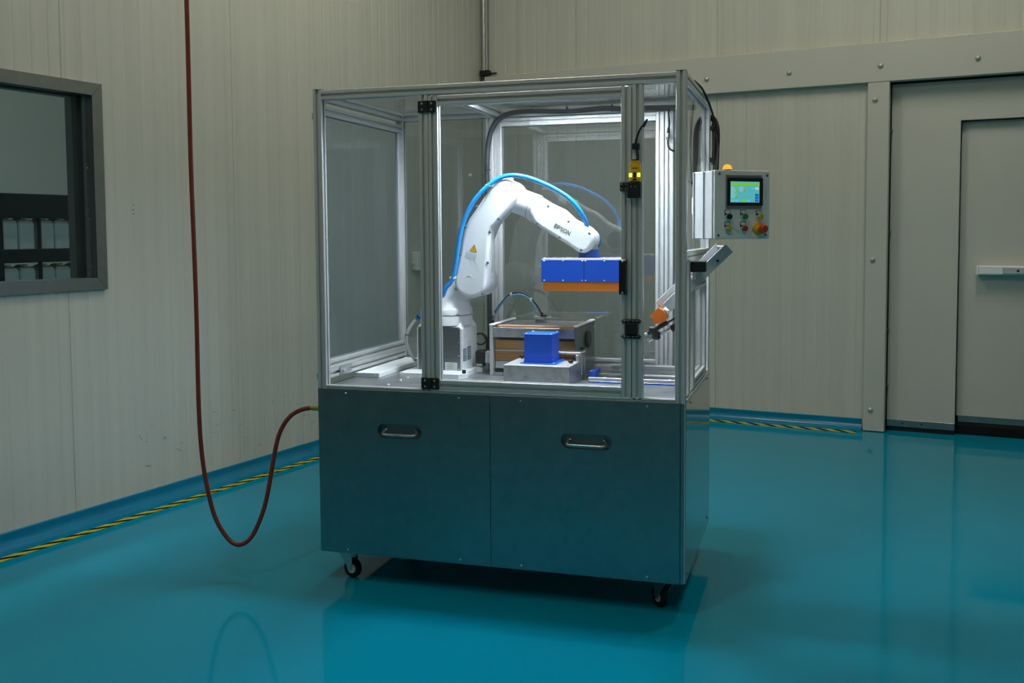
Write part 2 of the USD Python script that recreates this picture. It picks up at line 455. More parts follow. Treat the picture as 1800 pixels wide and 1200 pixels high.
def cove(p0, p1, inward, h=0.075, r=0.05):
    """epoxy skirting: quarter-round into the floor, from p0 to p1, wall behind"""
    pts = [(0, 0), (0, h), (.003, h - .001), (.006, h - .004)]
    for k in range(9):
        a = math.pi / 2 * k / 8
        pts.append((.006 + r - r * math.cos(a), .001 + r - r * math.sin(a)))
    pts += [(.006 + r + .02, .0005), (.006 + r + .02, 0)]
    poly = sg.Polygon(pts).buffer(0)
    p0, p1 = np.array(p0), np.array(p1)
    m = trimesh.creation.extrude_polygon(poly, np.linalg.norm(p1 - p0))
    d = (p1 - p0) / np.linalg.norm(p1 - p0)
    T = np.eye(4); T[:3, 0] = inward; T[:3, 1] = (0, 0, 1); T[:3, 2] = d; T[:3, 3] = p0
    m.apply_transform(T); m.fix_normals(); return m


single('baseboard_left', cove(W(OFF, OFF), W(OFF, B1), E_A), 'cove', kind='structure')
single('baseboard_back', cove(W(OFF, OFF), W(2.868, OFF), E_B), 'cove', kind='structure')

# band (lintel cladding), post, bolts
BZ0, BZ1 = 2.318, 2.575
t1 = thing('trim_1', kind='structure', loc=W(0, 0, BZ0))
part(t1, 'cladding', rb(.0, A1, OFF - .02, 0, BZ0, BZ1, .003), 'trim', smooth=False)
for a in (.62, 1.21, 1.795, 2.368, 2.957, 3.535, 4.12, 4.7):
    part(t1, 'bolt', lathe([(0, 0), (.018, 0), (.0175, .004), (.013, .010), (.0065, .0135), (0, .0145)], W(a, 0, 2.422), E_B), 'bolt_grey')
t2 = thing('trim_2', kind='structure', loc=W(2.94, 0))
part(t2, 'cladding', rb(2.88, 3.015, OFF - .02, 0, 0.004, BZ0 - .002, .003), 'trim', smooth=False)
for z in (2.204, 1.153, .147):
    part(t2, 'bolt', lathe([(0, 0), (.018, 0), (.0175, .004), (.013, .010), (.0065, .0135), (0, .0145)], W(2.927, 0, z), E_B), 'bolt_grey')

# sliding leaf behind the post, with a wicket door in it
d1 = thing('door_1', kind='structure', loc=W(3.03, 0))
DF = -0.10                                           # face of the leaf
part(d1, 'leaf', cat(rb(3.021, 3.44, DF - .08, DF, .075, 2.306), rb(3.44, A1 - 2, DF - .08, DF, 2.05, 2.306), rb(4.4, A1 - 2, DF - .08, DF, .075, 2.05)), 'trim', smooth=False)
part(d1, 'bottom_rail', rb(3.021, 3.44, DF - .07, DF + .003, .030, .078, .002), 'steel_frame', smooth=False)
for a in (3.12, 3.24):
    part(d1, 'rivet', lathe([(0, 0), (.006, 0), (.004, .003), (0, .004)], W(a, DF + .003, .055), E_B, 12), 'black')
part(d1, 'seal', cat(rb(3.0155, 3.0205, DF - .05, DF + .02, .004, 2.31), rb(3.016, A1 - 2, DF - .05, DF + .01, 2.307, 2.318)), 'rubber', smooth=False)
part(d1, 'jamb', cat(rb(3.4405, 3.4445, DF - .08, DF + .001, .075, 2.0495), rb(3.4405, 4.3995, DF - .08, DF + .001, 2.0455, 2.0495)), 'black', smooth=False)
part(d1, 'floor_seal', rb(3.02, 3.44, DF - .09, DF - .01, 0, .034), 'rubber', smooth=False)
for z in (2.0, .68, .30, 1.33):
    part(d1, 'clip', rb(3.018, 3.03, DF, DF + .022, z, z + .012), 'steel_frame')
d2 = thing('door_2', kind='structure', loc=W(3.45, 0))
part(d2, 'leaf', rb(3.4455, 4.395, DF - .12, DF - .045, .125, 2.044, .002), 'trim', smooth=False)
part(d2, 'lip', rm(extr(sg.Polygon([(0, 0), (.02, .022), (.02, .030), (0, .045)]), (3.455, -(DF - .055), .085), (4.39, -(DF - .055), .085))), 'steel_frame', smooth=False)
part(d2, 'threshold', rb(3.44, 4.40, DF - .16, DF - .06, 0, .085), 'rubber', smooth=False)
part(d2, 'threshold_bevel', rm(extr(sg.Polygon([(0, 0), (.04, 0), (0, .06)]), (3.444, -(DF - .06), 0.001), (4.40, -(DF - .06), .001))), 'rubber', smooth=False)
pb = part(d2, 'push_bar', rb(3.552, 4.30, DF - .049, DF + .035, 1.058, 1.115, .006), 'panel_grey')
part(pb, 'end_cap', rb(3.548, 3.568, DF - .03, DF + .038, 1.055, 1.118, .005), 'panel_grey')
part(pb, 'push_pad', rb(3.70, 4.20, DF + .02, DF + .043, 1.064, 1.110, .004), 'alu')
part(pb, 'screw', screw(W(3.79, DF + .043, 1.086), E_B, .008, .003), 'black')

# ------------------------------------------------------------------ window in the left wall and the store room behind it
w1 = thing('window_1', kind='structure', loc=W(OFF, 3.7, 1.09))
TW = .058


def ring(a0, a1, o, i, bev=0):
    """rectangular ring in the wall plane: o, i = (b0, b1, z0, z1) outside and inside"""
    return [rb(a0, a1, o[0], i[0], o[2], o[3], bev), rb(a0, a1, i[1], o[1], o[2], o[3], bev), rb(a0, a1, i[0], i[1], i[3], o[3], bev), rb(a0, a1, i[0], i[1], o[2], i[2], bev)]


def miter(b0, b1, z0, z1, w, a0, a1, side):
    """mitred trim board of a window frame"""
    P = {'right': [(b0, z0), (b0, z1), (b0 + w, z1 - w), (b0 + w, z0 + w)], 'left': [(b1, z0), (b1, z1), (b1 - w, z1 - w), (b1 - w, z0 + w)],
         'top': [(b0, z1), (b1, z1), (b1 - w, z1 - w), (b0 + w, z1 - w)], 'bottom': [(b0, z0), (b1, z0), (b1 - w, z0 + w), (b0 + w, z0 + w)]}[side]
    P = sg.polygon.orient(sg.Polygon([(-b, z) for b, z in P]).buffer(-.0006, join_style=2))
    m = trimesh.creation.extrude_polygon(P, a1 - a0)
    T = np.array([[0, 0, 1, a0], [1, 0, 0, 0], [0, 1, 0, 0], [0, 0, 0, 1]], float); m.apply_transform(T); m.fix_normals(); return rm(m)


for s in ('right', 'top', 'bottom', 'left'):
    part(w1, 'frame_board', miter(WB0, WB1, WZ0, WZ1, TW, OFF, OFF + .016, s), 'steel_frame', smooth=False)
o2 = (WB0 + TW - .001, WB1 - TW + .001, WZ0 + TW - .03, WZ1 - TW + .03)
i2 = (WB0 + TW + .004, WB1 - TW - .004, WZ0 + TW - .022, WZ1 - TW + .022)
part(w1, 'reveal', cat(*ring(OFF - .135, OFF + .012, (HB0 + .001, HB1 - .001, HZ0 + .001, HZ1 - .001), (WB0 + TW, WB1 - TW, WZ0 + TW - .02, WZ1 - TW + .02))), 'dark_steel', smooth=False)
bi = (WB0 + TW + .018, WB1 - TW - .018, WZ0 + TW, WZ1 - TW)
part(w1, 'glazing_bead', cat(*ring(OFF - .034, OFF - .016, (WB0 + TW, WB1 - TW, WZ0 + TW - .02, WZ1 - TW + .02), bi)), 'steel_frame', smooth=False)
for z in (1.20, 1.42, 1.66):
    part(w1, 'screw', screw(W(OFF - .016, WB0 + TW + .009, z), E_A, .004, .002), 'chrome')
part(w1, 'pane', rb(OFF - .046, OFF - .036, WB0 + TW, WB1 - TW, WZ0 + TW - .018, WZ1 - TW + .018), 'window_pane', smooth=False)
part(w1, 'inner_frame', cat(*ring(OFF - .135, OFF - .09, (HB0 + .01, HB1 - .01, HZ0 + .002, HZ1 - .002), (WB0 + TW + .028, WB1 - TW - .02, WZ0 + TW - .002, WZ1 - TW - .005))), 'dark_steel', smooth=False)

SX = -4.6
single('wall_storeroom', rb(SX - .1, SX, -.3, B1, 0, ZC), 'trim', kind='structure')
single('wall_storeroom_end', rb(SX, OFF - .1, -.3, -.2, 0, ZC), 'trim', kind='structure')
single('wall_storeroom_near', rb(SX, OFF - .1, B1 - .1, B1, 0, ZC), 'trim', kind='structure')
single('wall_storeroom_side', cat(rb(OFF - .14, OFF - .102, -.2, B1, 0, HZ0), rb(OFF - .14, OFF - .102, -.2, B1, HZ1, ZC), rb(OFF - .14, OFF - .102, -.2, HB0, HZ0, HZ1), rb(OFF - .14, OFF - .102, HB1, B1, HZ0, HZ1)), 'trim', kind='structure')

RA = -1.65
rk = thing('storage_rack', 'dark film-wrapped rack of white jerrycans seen through the left window', 'rack', W(RA - .1, 2.9, 0))
for b in (3.04, 2.778, 2.44, 3.30):
    part(rk, 'upright', rb(RA - .01, RA + .012, b, b + (.03 if b > 3 and b < 3.1 else .013), 0, 1.60), 'film', smooth=False)
part(rk, 'film_band', rb(RA - .20, RA + .016, 2.40, 3.36, 1.458, 1.606, .006), 'film', smooth=False)
part(rk, 'film_band', rb(RA - .20, RA + .016, 2.40, 3.36, 1.182, 1.267, .006), 'film', smooth=False)
part(rk, 'shelf', rb(RA - .20, RA + .008, 2.40, 3.36, .945, .974), 'film', smooth=False)


def can_meshes(w=.112, d=.15, h=.19):
    body = sg.box(-w / 2, -d / 2, w / 2, d / 2).buffer(-.018).buffer(.018, quad_segs=4)
    b = [extr(body, (0, 0, 0), (0, 0, h * .82)), ]
    top = tm(m3.Manifold.hull_points(np.array([(x, y, z) for z, k in ((h * .82, 1.0), (h * .93, .86), (h * .955, .7)) for x, y in np.array(body.exterior.coords) * k])))
    waist = extr(body.buffer(.0015), (0, 0, h * .40), (0, 0, h * .44))
    cap = cyl((w * .0, -d * .22, h * .95), (w * .0, -d * .22, h * 1.04), .019, n=16, bev=.003)
    hd = tube([(0, .06, h * .88), (0, .045, h * .96), (0, 0, h * .975), (0, -.005, h * .90)], .009, 16, 8)
    return cat(b[0], top, waist), cap, hd


first_can = None
spots = [(b, z) for z in (1.2672, .9742) for b in (3.135, 2.975, 2.858, 2.718, 2.603, 2.488)]
can_words = ['leftmost, beside the dark upright', 'first of the left pair between the uprights', 'second of the left pair between the uprights', 'just right of the narrow upright', 'second right of the narrow upright', 'farthest right, against the window frame']
for k, (b, z) in enumerate(spots):
    lab = f"milky white jerrycan on the {'upper' if z > 1.1 else 'lower'} rack shelf, {can_words[k % 6]}"
    o = W(RA - .085, b, z)
    if first_can is None:
        x = UsdGeom.Xform.Define(stage, numbered('/World', 'jerrycan')); x.AddTranslateOp().Set(Gf.Vec3d(*o.tolist())); x.AddRotateZOp().Set(90 + math.degrees(TH))
        first_can = str(x.GetPath()); ORIGIN[first_can] = np.zeros(3)
        bm, cm, hm = can_meshes()
        part(first_can, 'body', bm, 'can'); part(first_can, 'cap', cm, 'white'); part(first_can, 'handle', hm, 'can')
        tagp(first_can, lab, 'jerrycan', 'jerrycans on the storage rack')
    else:
        x = UsdGeom.Xform.Define(stage, numbered('/World', 'jerrycan')); x.GetPrim().GetReferences().AddInternalReference(first_can)
        x.GetPrim().SetInstanceable(True)
        UsdGeom.XformCommonAPI(x)
        x.GetPrim().GetAttribute('xformOp:translate').Set(Gf.Vec3d(*o.tolist()))
        tagp(str(x.GetPath()), lab, 'jerrycan', 'jerrycans on the storage rack')

# ------------------------------------------------------------------ luminaires
first_lamp = None
for (a, b, lab) in ((1.2, 2.6, 'white ceiling luminaire nearest the corner of the two walls'), (3.6, 1.7, 'white ceiling luminaire nearest the back wall and its sliding door'),
                    (1.9, 6.2, 'white ceiling luminaire along the left wall, nearest the window'), (5.0, 7.2, 'white ceiling luminaire farthest from the back wall')):
    o = W(a, b, ZC)
    x = UsdGeom.Xform.Define(stage, numbered('/World', 'ceiling_light')); p_ = str(x.GetPath())
    if first_lamp is None:
        x.AddTranslateOp().Set(Gf.Vec3d(*o.tolist())); x.AddRotateZOp().Set(math.degrees(TH)); first_lamp = p_; ORIGIN[p_] = np.zeros(3)
        part(p_, 'housing', cat(bx(-.2, .2, -.62, .62, -.05, 0, .004)), 'white')
        part(p_, 'diffuser', bx(-.17, .17, -.59, .59, -.058, -.0505), 'tube_hall', smooth=False)
    else:
        x.GetPrim().GetReferences().AddInternalReference(first_lamp); x.GetPrim().SetInstanceable(True)
        x.GetPrim().GetAttribute('xformOp:translate').Set(Gf.Vec3d(*o.tolist()))
    tagp(p_, lab, 'ceiling light', 'hall ceiling lights')
sl = thing('storeroom_light', 'ceiling luminaire of the store room behind the left window', 'ceiling light', W(-1.2, 3.6, ZC))
part(sl, 'housing', rb(-1.4, -1.0, 3.0, 4.2, ZC - .06, ZC - .0005), 'white')
part(sl, 'diffuser', rb(-1.37, -1.03, 3.03, 4.17, ZC - .068, ZC - .0605), 'tube_store', smooth=False)

# ------------------------------------------------------------------ floor tape
def tape(name, p0, p1, side, label, w=.05, pitch=.118, skew=-.085):
    """strip of hazard tape from p0 to p1; `side` = unit vector across"""
    p0, p1 = np.array(p0), np.array(p1); L = np.linalg.norm(p1 - p0); d = (p1 - p0) / L
    t = thing(name, label, 'hazard tape', p0)

    def flat(poly, z0, z1):
        m = trimesh.creation.extrude_polygon(poly, z1 - z0)
        T = np.eye(4); T[:3, 0] = d; T[:3, 1] = np.cross([0, 0, 1], d); T[:3, 2] = (0, 0, 1); T[:3, 3] = p0 + [0, 0, z0]
        m.apply_transform(T); return m
    base = sg.box(0, -w / 2, L, w / 2)
    part(t, 'backing', flat(base, 0.0004, .0009), 'tape_black', smooth=False)
    k = -pitch
    while k < L + pitch:
        q = sg.Polygon([(k, -w / 2), (k + pitch * .58, -w / 2), (k + pitch * .58 + skew, w / 2), (k + skew, w / 2)]).intersection(base)
        if q.area > 1e-5: part(t, 'stripe', flat(q, .0009, .0013), 'tape_yellow', smooth=False)
        k += pitch
    return t


tape('hazard_tape', W(.058, 5.3), W(.058, .1), E_A, 'yellow and black striped tape along the foot of the left wall')
tape('hazard_tape', W(.1, .064), W(2.845, .064), E_B, 'yellow and black striped tape along the foot of the back wall', w=.072)

# stick leaning at the left wall, conduit pipe in the corner, switch box
st = thing('black_bar', 'short black bar leaning against the skirting left of the machine', 'bar', W(.03, 2.1, 0))
part(st, 'rod', cyl(W(.052, 2.185, .012), W(-.02, 2.04, .118), .010, n=14, bev=.002), 'rubber')
part(st, 'tip', cyl(W(.054, 2.189, .009), W(.047, 2.175, .0195), .0125, n=14, bev=.002), 'black')
pp = thing('conduit_pipe', 'thin grey-green pipe running down the corner of the two walls', 'pipe', W(-.02, -.02, 2.6))
part(pp, 'pipe', cyl(W(-.005, -.007, 2.60), W(-.005, -.007, ZC), .013, n=16), 'zinc')
part(pp, 'cable', cyl(W(.027, -.02, 2.60), W(.027, -.02, ZC), .005, n=10), 'bezel')
part(pp, 'clamp', rb(-.035, .045, -.035, .015, 2.585, 2.625, .004), 'black')
part(pp, 'arm', rb(.045, .10, -.03, -.013, 2.592, 2.605, .002), 'black')
part(pp, 'spout', cyl(W(-.005, -.007, 2.60), W(-.005, -.007, 2.55), .012, .004, 12), 'black')
sb = thing('switch_box', 'small grey switch box on the left wall, seen through the left pane', 'switch box', W(OFF, .955, 1.1))
part(sb, 'housing', rb(OFF, OFF + .05, .905, 1.005, 1.085, 1.215, .006), 'panel_grey')
part(sb, 'cover', rb(OFF + .05, OFF + .065, .90, .965, 1.088, 1.213, .008), 'bezel')
part(sb, 'lever', cat(rb(OFF + .02, OFF + .03, 1.005, 1.045, 1.135, 1.150, .002), rb(OFF + .02, OFF + .03, 1.012, 1.020, 1.15, 1.20, .002)), 'panel_grey')

# ------------------------------------------------------------------ THE MACHINE: robot cell on castors
D, ZB, ZT, ZTOP, XW = 0.8106, 0.122, 0.7555, 1.887, 1.400
TZ = 0.766                                           # table top
h = W36 / 2
cell = thing('robot_cell', 'machine enclosure on castors with aluminium framed clear panes and stainless base', 'machine', (XW / 2, D / 2, 0))
# corner posts
for (x, y) in ((h, h), (XW - h, h), (h, D - h), (XW - h, D - h)):
    part(cell, 'corner_post', profile((x, y, ZB + .002), (x, y, ZTOP)), 'alu', smooth=False)
    part(cell, 'post_cap', bx(x - h + .001, x + h - .001, y - h + .001, y + h - .001, ZTOP, ZTOP + .002), 'black')
# top rails
for y in (h, D - h):
    part(cell, 'top_rail', profile((W36, y, ZTOP - h - .002), (XW - W36, y, ZTOP - h - .002)), 'alu', smooth=False)
for x in (h, XW - h):
    part(cell, 'top_rail', profile((x, W36, ZTOP - h - .002), (x, D - W36, ZTOP - h - .002)), 'alu', smooth=False)
part(cell, 'roof_rail', profile((.483, W36, ZTOP - h - .002), (.483, D - W36, ZTOP - h - .002)), 'alu', smooth=False)
# mullions
ZM1 = ZTOP - W36 - .0025
for x in (.4465, 1.2335):
    for y in (h, D - h):
        part(cell, 'mullion', profile((x, y, ZT + .004), (x, y, ZM1)), 'alu', smooth=False)
# lower rails round the table
for y in (h + .003, D - h):
    part(cell, 'sill_rail', profile((W36, y, TZ - h - .004), (XW - W36, y, TZ - h - .004)), 'alu', smooth=False)
part(cell, 'sill_trim', bx(.03, XW - .03, .0, .030, TZ - .004, TZ + .003, .001), 'alu', smooth=False)
part(cell, 'sill_rail', profile((XW - h, W36, TZ - h - .004), (XW - h, D - W36, TZ - h - .004)), 'alu', smooth=False)
# left side: rail pair above the table, sash round the pane
for z in (.8065 + .001, .8435):
    part(cell, 'side_rail', profile((h, W36, z), (h, D - W36, z)), 'alu', smooth=False)
part(cell, 'side_rail', profile((h, W36, 1.8255 - .012), (h, D - W36, 1.8255 - .012)), 'alu', smooth=False)
part(cell, 'sash_post', bx(.010, .026, W36, W36 + .016, .862, 1.795, .001), 'alu', smooth=False)
part(cell, 'sash_post', bx(.010, .026, D - W36 - .030, D - W36, .862, 1.795, .001), 'alu', smooth=False)
part(cell, 'corner_bracket', bx(.0365, .041, .111, .214, .789, .828, .001), 'zinc', smooth=False)
for y in (.135, .190):
    part(cell, 'bracket_screw', screw((.041, y, .808), (1, 0, 0), .008, .006), 'chrome')
# right side: cross rail, second post, glazed lower sash
CR = 1.260
part(cell, 'cross_rail', profile((XW - h, W36, CR), (XW - h, D - W36, CR)), 'alu', smooth=False)
part(cell, 'inner_post', profile((XW - h, .125, TZ + .001), (XW - h, .125, CR - h)), 'alu', smooth=False)
for y in (.27, .735 - .07):
    part(cell, 'sash_stile', profile((XW - h, y, TZ + .001), (XW - h, y, 1.163)), 'alu', smooth=False)
part(cell, 'sash_rail', profile((XW - h, .288, 1.145), (XW - h, .647, 1.145)), 'alu', smooth=False)
part(cell, 'sash_rail', profile((XW - h, .288, TZ + h + .002), (XW - h, .647, TZ + h + .002)), 'alu', smooth=False)
part(cell, 'side_trim', bx(XW - .03, XW - .006, .037, D - .037, TZ - .002, TZ + .004), 'alu', smooth=False)


def pane(name_parent, x0, x1, y0, y1, z0, z1, m='pane'):
    return part(name_parent, 'pane', bx(x0, x1, y0, y1, z0, z1), m, smooth=False)


pane(cell, .030, .434, .016, .020, TZ + .003, ZM1 + .002)
pane(cell, 1.246, XW - .030, .016, .020, TZ + .003, ZM1 + .002)
pane(cell, .016, .020, .05, D - .05, .858, 1.80, 'pane_side')
pane(cell, XW - .020, XW - .016, .030, D - .030, CR + .014, ZM1 + .002)
pane(cell, XW - .020, XW - .016, .285, .650, TZ + .03, 1.135)
pane(cell, .030, .434, D - .020, D - .016, TZ + .0, ZM1 + .002, 'pane_rear')
pane(cell, 1.246, XW - .030, D - .020, D - .016, TZ + .0, ZM1 + .002, 'pane_rear')
part(cell, 'roof_pane', bx(.02, XW - .02, .02, D - .02, ZTOP - .010, ZTOP - .006), 'pane_top', smooth=False)


def sash_door(y, z0, z1, m):
    """framed door between the mullions; its members are sub-parts"""
    d = numbered(cell, 'door'); UsdGeom.Xform.Define(stage, d)
    for x in (.466 + h - .0005, 1.2135 - h - .0005):
        part(d, 'stile', profile((x, y, z0), (x, y, z1)), 'alu', smooth=False)
    xa, xb = .466 + W36, 1.2135 - W36 - .001
    part(d, 'rail', profile((xa, y, z1 - h), (xb, y, z1 - h)), 'alu', smooth=False)
    part(d, 'rail', profile((xa, y, z0 + h), (xb, y, z0 + h)), 'alu', smooth=False)
    part(d, 'pane', bx(xa - .006, xb + .006, y - .002, y + .002, z0 + W36 - .006, z1 - W36 + .006), m, smooth=False)
    return d


fd = sash_door(h, TZ + .003, 1.8445, 'pane')
bd = sash_door(D - h, TZ + .003, 1.8445, 'pane_rear')
# bow handle
hp = smooth_outline([(0, 0), (0, -.03), (.122, -.03), (.122, 0), (.104, 0), (.104, -.016), (.018, -.016), (.018, 0)], 80, .004)
hm = trimesh.creation.extrude_polygon(sg.Polygon(hp), .024)
hm.apply_transform(np.array([[0, 0, 1, 1.1755], [0, 1, 0, -.001], [1, 0, 0, 1.130], [0, 0, 0, 1]], float)); hm.fix_normals()
part(fd, 'handle', hm, 'black')
for z in (1.137, 1.245):
    part(fd, 'handle_screw', screw((1.1875, -.0312, z), (0, -1, 0), .0045, .003), 'chrome')
part(fd, 'inspection_dot', cyl((.621, .0155, 1.556), (.621, .0145, 1.556), .006, n=14), 'label_white')
# hinges
for z in (1.805, .7915):
    hg = part(cell, 'hinge', cat(bx(.4285, .4615, -.007, 0, z - .021, z + .021, .002), bx(.4655, .4985, -.007, 0, z - .021, z + .021, .002), cyl((.4635, -.006, z - .021), (.4635, -.006, z + .021), .006, n=14)), 'black')
    for x in (.445, .482):
        for dz in (-.011, .011):
            part(hg, 'screw', screw((x, -.007, z + dz), (0, -1, 0), .0045, .003), 'zinc')
# door catch: two black bars and a block between them
ct = part(cell, 'catch', bx(1.193, 1.235, -.016, 0, .990, 1.032, .003), 'black')
for z in (1.0375, .984):
    part(ct, 'catch_bar', bx(1.1785, 1.2485, -.013, -.0005, z - .0075, z + .0075, .006), 'black')
    for x in (1.192, 1.205, 1.222, 1.235):
        part(ct, 'screw', screw((x, -.013, z), (0, -1, 0), .003, .002), 'bezel')

# base cabinet
part(cell, 'frame_edge', bx(XW - .016, XW - .003, -.0015, .004, ZB, ZT, .001), 'steel', smooth=False)
part(cell, 'base_floor', bx(.02, XW - .02, .02, D - .02, ZB + .004, ZB + .012), 'dark_steel', smooth=False)
part(cell, 'table', bx(.037, XW - .037, .037, D - .037, TZ - .012, TZ, .001), 'table', smooth=False)
for (x, y) in ((.260, .076), (.258, .198), (.259, .271), (.256, .347), (.439, .322)):
    part(cell, 'table_screw', screw((x, y, TZ), (0, 0, 1), .006, .006), 'bright')
SEAM = .695


def front_panel(x0, x1, hx0, hx1, zc=.6055, hh=.0275):
    outer = sg.box(x0, ZB, x1, ZT)
    hole = sg.LineString([(hx0 + hh, zc), (hx1 - hh, zc)]).buffer(hh, quad_segs=10)
    m = trimesh.creation.extrude_polygon(outer.difference(hole), .003)
    T = np.array([[1, 0, 0, 0], [0, 0, 1, -.003], [0, 1, 0, 0], [0, 0, 0, 1]], float); m.apply_transform(T); m.fix_normals()
    p = part(cell, 'front_panel', m, 'steel', smooth=False)
    cup = trimesh.creation.extrude_polygon(hole.buffer(.001), .002); rim = trimesh.creation.extrude_polygon(hole.buffer(.0012).difference(hole.buffer(-.001)), .0225)
    cup.apply_transform(np.array([[1, 0, 0, 0], [0, 0, 1, .020], [0, 1, 0, 0], [0, 0, 0, 1]], float)); rim.apply_transform(np.array([[1, 0, 0, 0], [0, 0, 1, -.0015], [0, 1, 0, 0], [0, 0, 0, 1]], float))
    c = cat(cup, rim); c.fix_normals()
    part(p, 'handle_recess', c, 'dark_steel', label='dark sunk pull recess')
    xa, xb = hx0 + .022, hx1 - .022
    hb = tube([(xa + .012, .016, zc + .004), (xa + .002, .004, zc - .004), (xa + .004, -.010, zc - .011), (xa + .018, -.014, zc - .013), ((xa + xb) / 2, -.014, zc - .013), (xb - .018, -.014, zc - .013), (xb - .004, -.010, zc - .011), (xb - .002, .004, zc - .004), (xb - .012, .016, zc + .004)], .0058, 60, 12)
    part(p, 'handle', hb, 'alu_plate', label='satin metal bow handle')
    return p


for (x0, x1, a, b, sc) in ((.002, SEAM - .001, .248, .428, (.119, .576)), (SEAM + .001, XW - .017, .960, 1.146, (.812, 1.270))):
    p = front_panel(x0, x1, a, b)
    for x in sc:
        for z in (.7415, .1375):
            part(p, 'screw', screw((x, -.003, z), (0, -1, 0), .0048, .004), 'chrome')
sp = part(cell, 'side_panel', bx(XW, XW + .002, .010, D, ZB, ZT - .006), 'steel_mirror', smooth=False)
for (y, z) in ((.14, .738), (.70, .745), (.06, .145), (.72, .16)):
    part(sp, 'screw', screw((XW + .002, y, z), (1, 0, 0), .005, .003), 'bezel')
part(cell, 'side_panel', bx(-.002, 0, .010, D, ZB, ZT), 'steel', smooth=False)
part(cell, 'rear_panel', bx(0, XW, D, D + .002, ZB, ZT), 'steel', smooth=False)
for (z, c_) in ((1.79, 'zinc'), (.80, 'zinc')):
    part(cell, 'edge_clip', bx(-.006, -.0003, .004, .02, z - .012, z + .012, .001), c_)


def castor(x, y, swing):
    s = np.array([math.cos(swing), math.sin(swing), 0]); q = np.array([-s[1], s[0], 0])
    base = part(cell, 'castor', cat(bx(x - .045, x + .045, y - .04, y + .04, ZB - .008, ZB - .001, .001), lathe([(0, 0), (.032, 0), (.034, .006), (.026, .014), (0, .014)], (x, y, ZB - .0085), (0, 0, -1), 24)), 'zinc')
    c = np.array([x, y, 0]) + s * .022 + np.array([0, 0, .0375])
    fk = []
    for sg_ in (-1, 1):
        pl = sg.Polygon([(-.036, ZB - .020), (.030, ZB - .020), (.032, .075), (.030, .034), (.014, .030), (-.004, .06)])
        m = trimesh.creation.extrude_polygon(pl.buffer(-.002).buffer(.002), .003)
        T = np.eye(4); T[:3, 0] = s; T[:3, 1] = (0, 0, 1); T[:3, 2] = q * sg_; T[:3, 3] = np.array([x, y, 0]) + q * sg_ * .016
        m.apply_transform(T); m.fix_normals(); fk.append(m)
    part(base, 'fork', cat(*fk), 'zinc')
    part(base, 'wheel', lathe([(0, -.011), (.026, -.011), (.028, -.013), (.034, -.0125), (.0372, -.007), (.0375, 0), (.0372, .007), (.034, .0125), (.028, .013), (.026, .011), (0, .011)], c, q, 36), 'rubber')
    part(base, 'hub', lathe([(0, -.0125), (.02, -.0125), (.021, -.010), (.021, .010), (.02, .0125), (0, .0125)], c, q, 24), 'panel_grey')
    part(base, 'axle', cyl(c - q * .021, c + q * .021, .006, n=12), 'chrome')


for (x, y, s) in ((.075, .085, -.25), (1.315, .085, 2.3), (.085, D - .09, .6), (1.315, D - .09, 2.2)):
    castor(x, y, s)

# ------------------------------------------------------------------ LED batten under the roof
lb = thing('roof_light', 'flat LED light set in the roof of the machine enclosure', 'lamp', (.85, .32, ZTOP))
part(lb, 'housing', cat(bx(.54, 1.17, .19, .205, ZTOP - .006, ZTOP + .012), bx(.54, 1.17, .425, .44, ZTOP - .006, ZTOP + .012), bx(.54, .555, .205, .425, ZTOP - .006, ZTOP + .012), bx(1.155, 1.17, .205, .425, ZTOP - .006, ZTOP + .012), bx(.54, 1.17, .19, .44, ZTOP + .012, ZTOP + .014)), 'alu', smooth=False)
part(lb, 'diffuser', bx(.5555, 1.1545, .2055, .4245, ZTOP - .005, ZTOP - .002), 'led_cell', smooth=False)

# ------------------------------------------------------------------ ROBOT
RC = np.array([.345, .490])
rb_ = thing('industrial_robot', 'white jointed industrial robot arm bolted to the table inside the enclosure', 'robot arm', (RC[0], RC[1], TZ))
foot = sg.Polygon([(.232, .285), (.470, .285), (.490, .31), (.490, .345), (.474, .36), (.474, .50), (.492, .515), (.492, .60), (.47, .62), (.232, .62), (.21, .60), (.21, .30)])
part(rb_, 'foot', extr(foot, (0, 0, TZ), (0, 0, TZ + .018), up=(0, 1, 0)), 'white_robot', smooth=False)
foot2 = None
for (x, y) in ((.478, .328), (.480, .575)):
    part(rb_, 'foot_bolt', cyl((x, y, TZ + .018), (x, y, TZ + .032), .008, n=12, bev=.001), 'black')
body = tm(m3.Manifold.hull_points(np.array([(x, y, z) for (x0, x1, y0, y1, z) in ((.246, .444, .404, .590, TZ + .012), (.246, .444, .404, .590, .955), (.262, .428, .425, .575, .985)) for x in (x0, x1) for y in (y0, y1)])))
part(rb_, 'base', body, 'white_robot', smooth=False)
cp = part(rb_, 'connector_plate', bx(.252, .4365, .398, .4045, .778, .962, .004), 'dark_steel', smooth=False, label='dark steel connector plate with printed markings')
part(cp, 'rating_label', bx(.371, .424, .3973, .3982, .785, .817), 'label_white')
for k in range(7):
    part(cp, 'print_mark', bx(.376 + (k % 3) * .004, .414 - (k % 2) * .008, .3968, .3974, .812 - k * .0036, .8134 - k * .0036), 'bezel', smooth=False)
for (x, z, wd) in ((.392, .880, .024), (.398, .866, .016), (.366, .852, .018), (.396, .852, .020), (.364, .840, .020), (.394, .840, .016), (.364, .828, .018), (.398, .828, .012), (.36, .92, .012), (.36, .905, .014)):
    part(cp, 'print_mark', bx(x, x + wd, .3973, .3982, z, z + .0026), 'bezel', smooth=False)
for (x, z) in ((.431, .955), (.431, .790), (.431, .845), (.431, .90), (.258, .955)):
    part(cp, 'screw', screw((x, .398, z), (0, -1, 0), .0035, .003), 'chrome')
sx = .4445
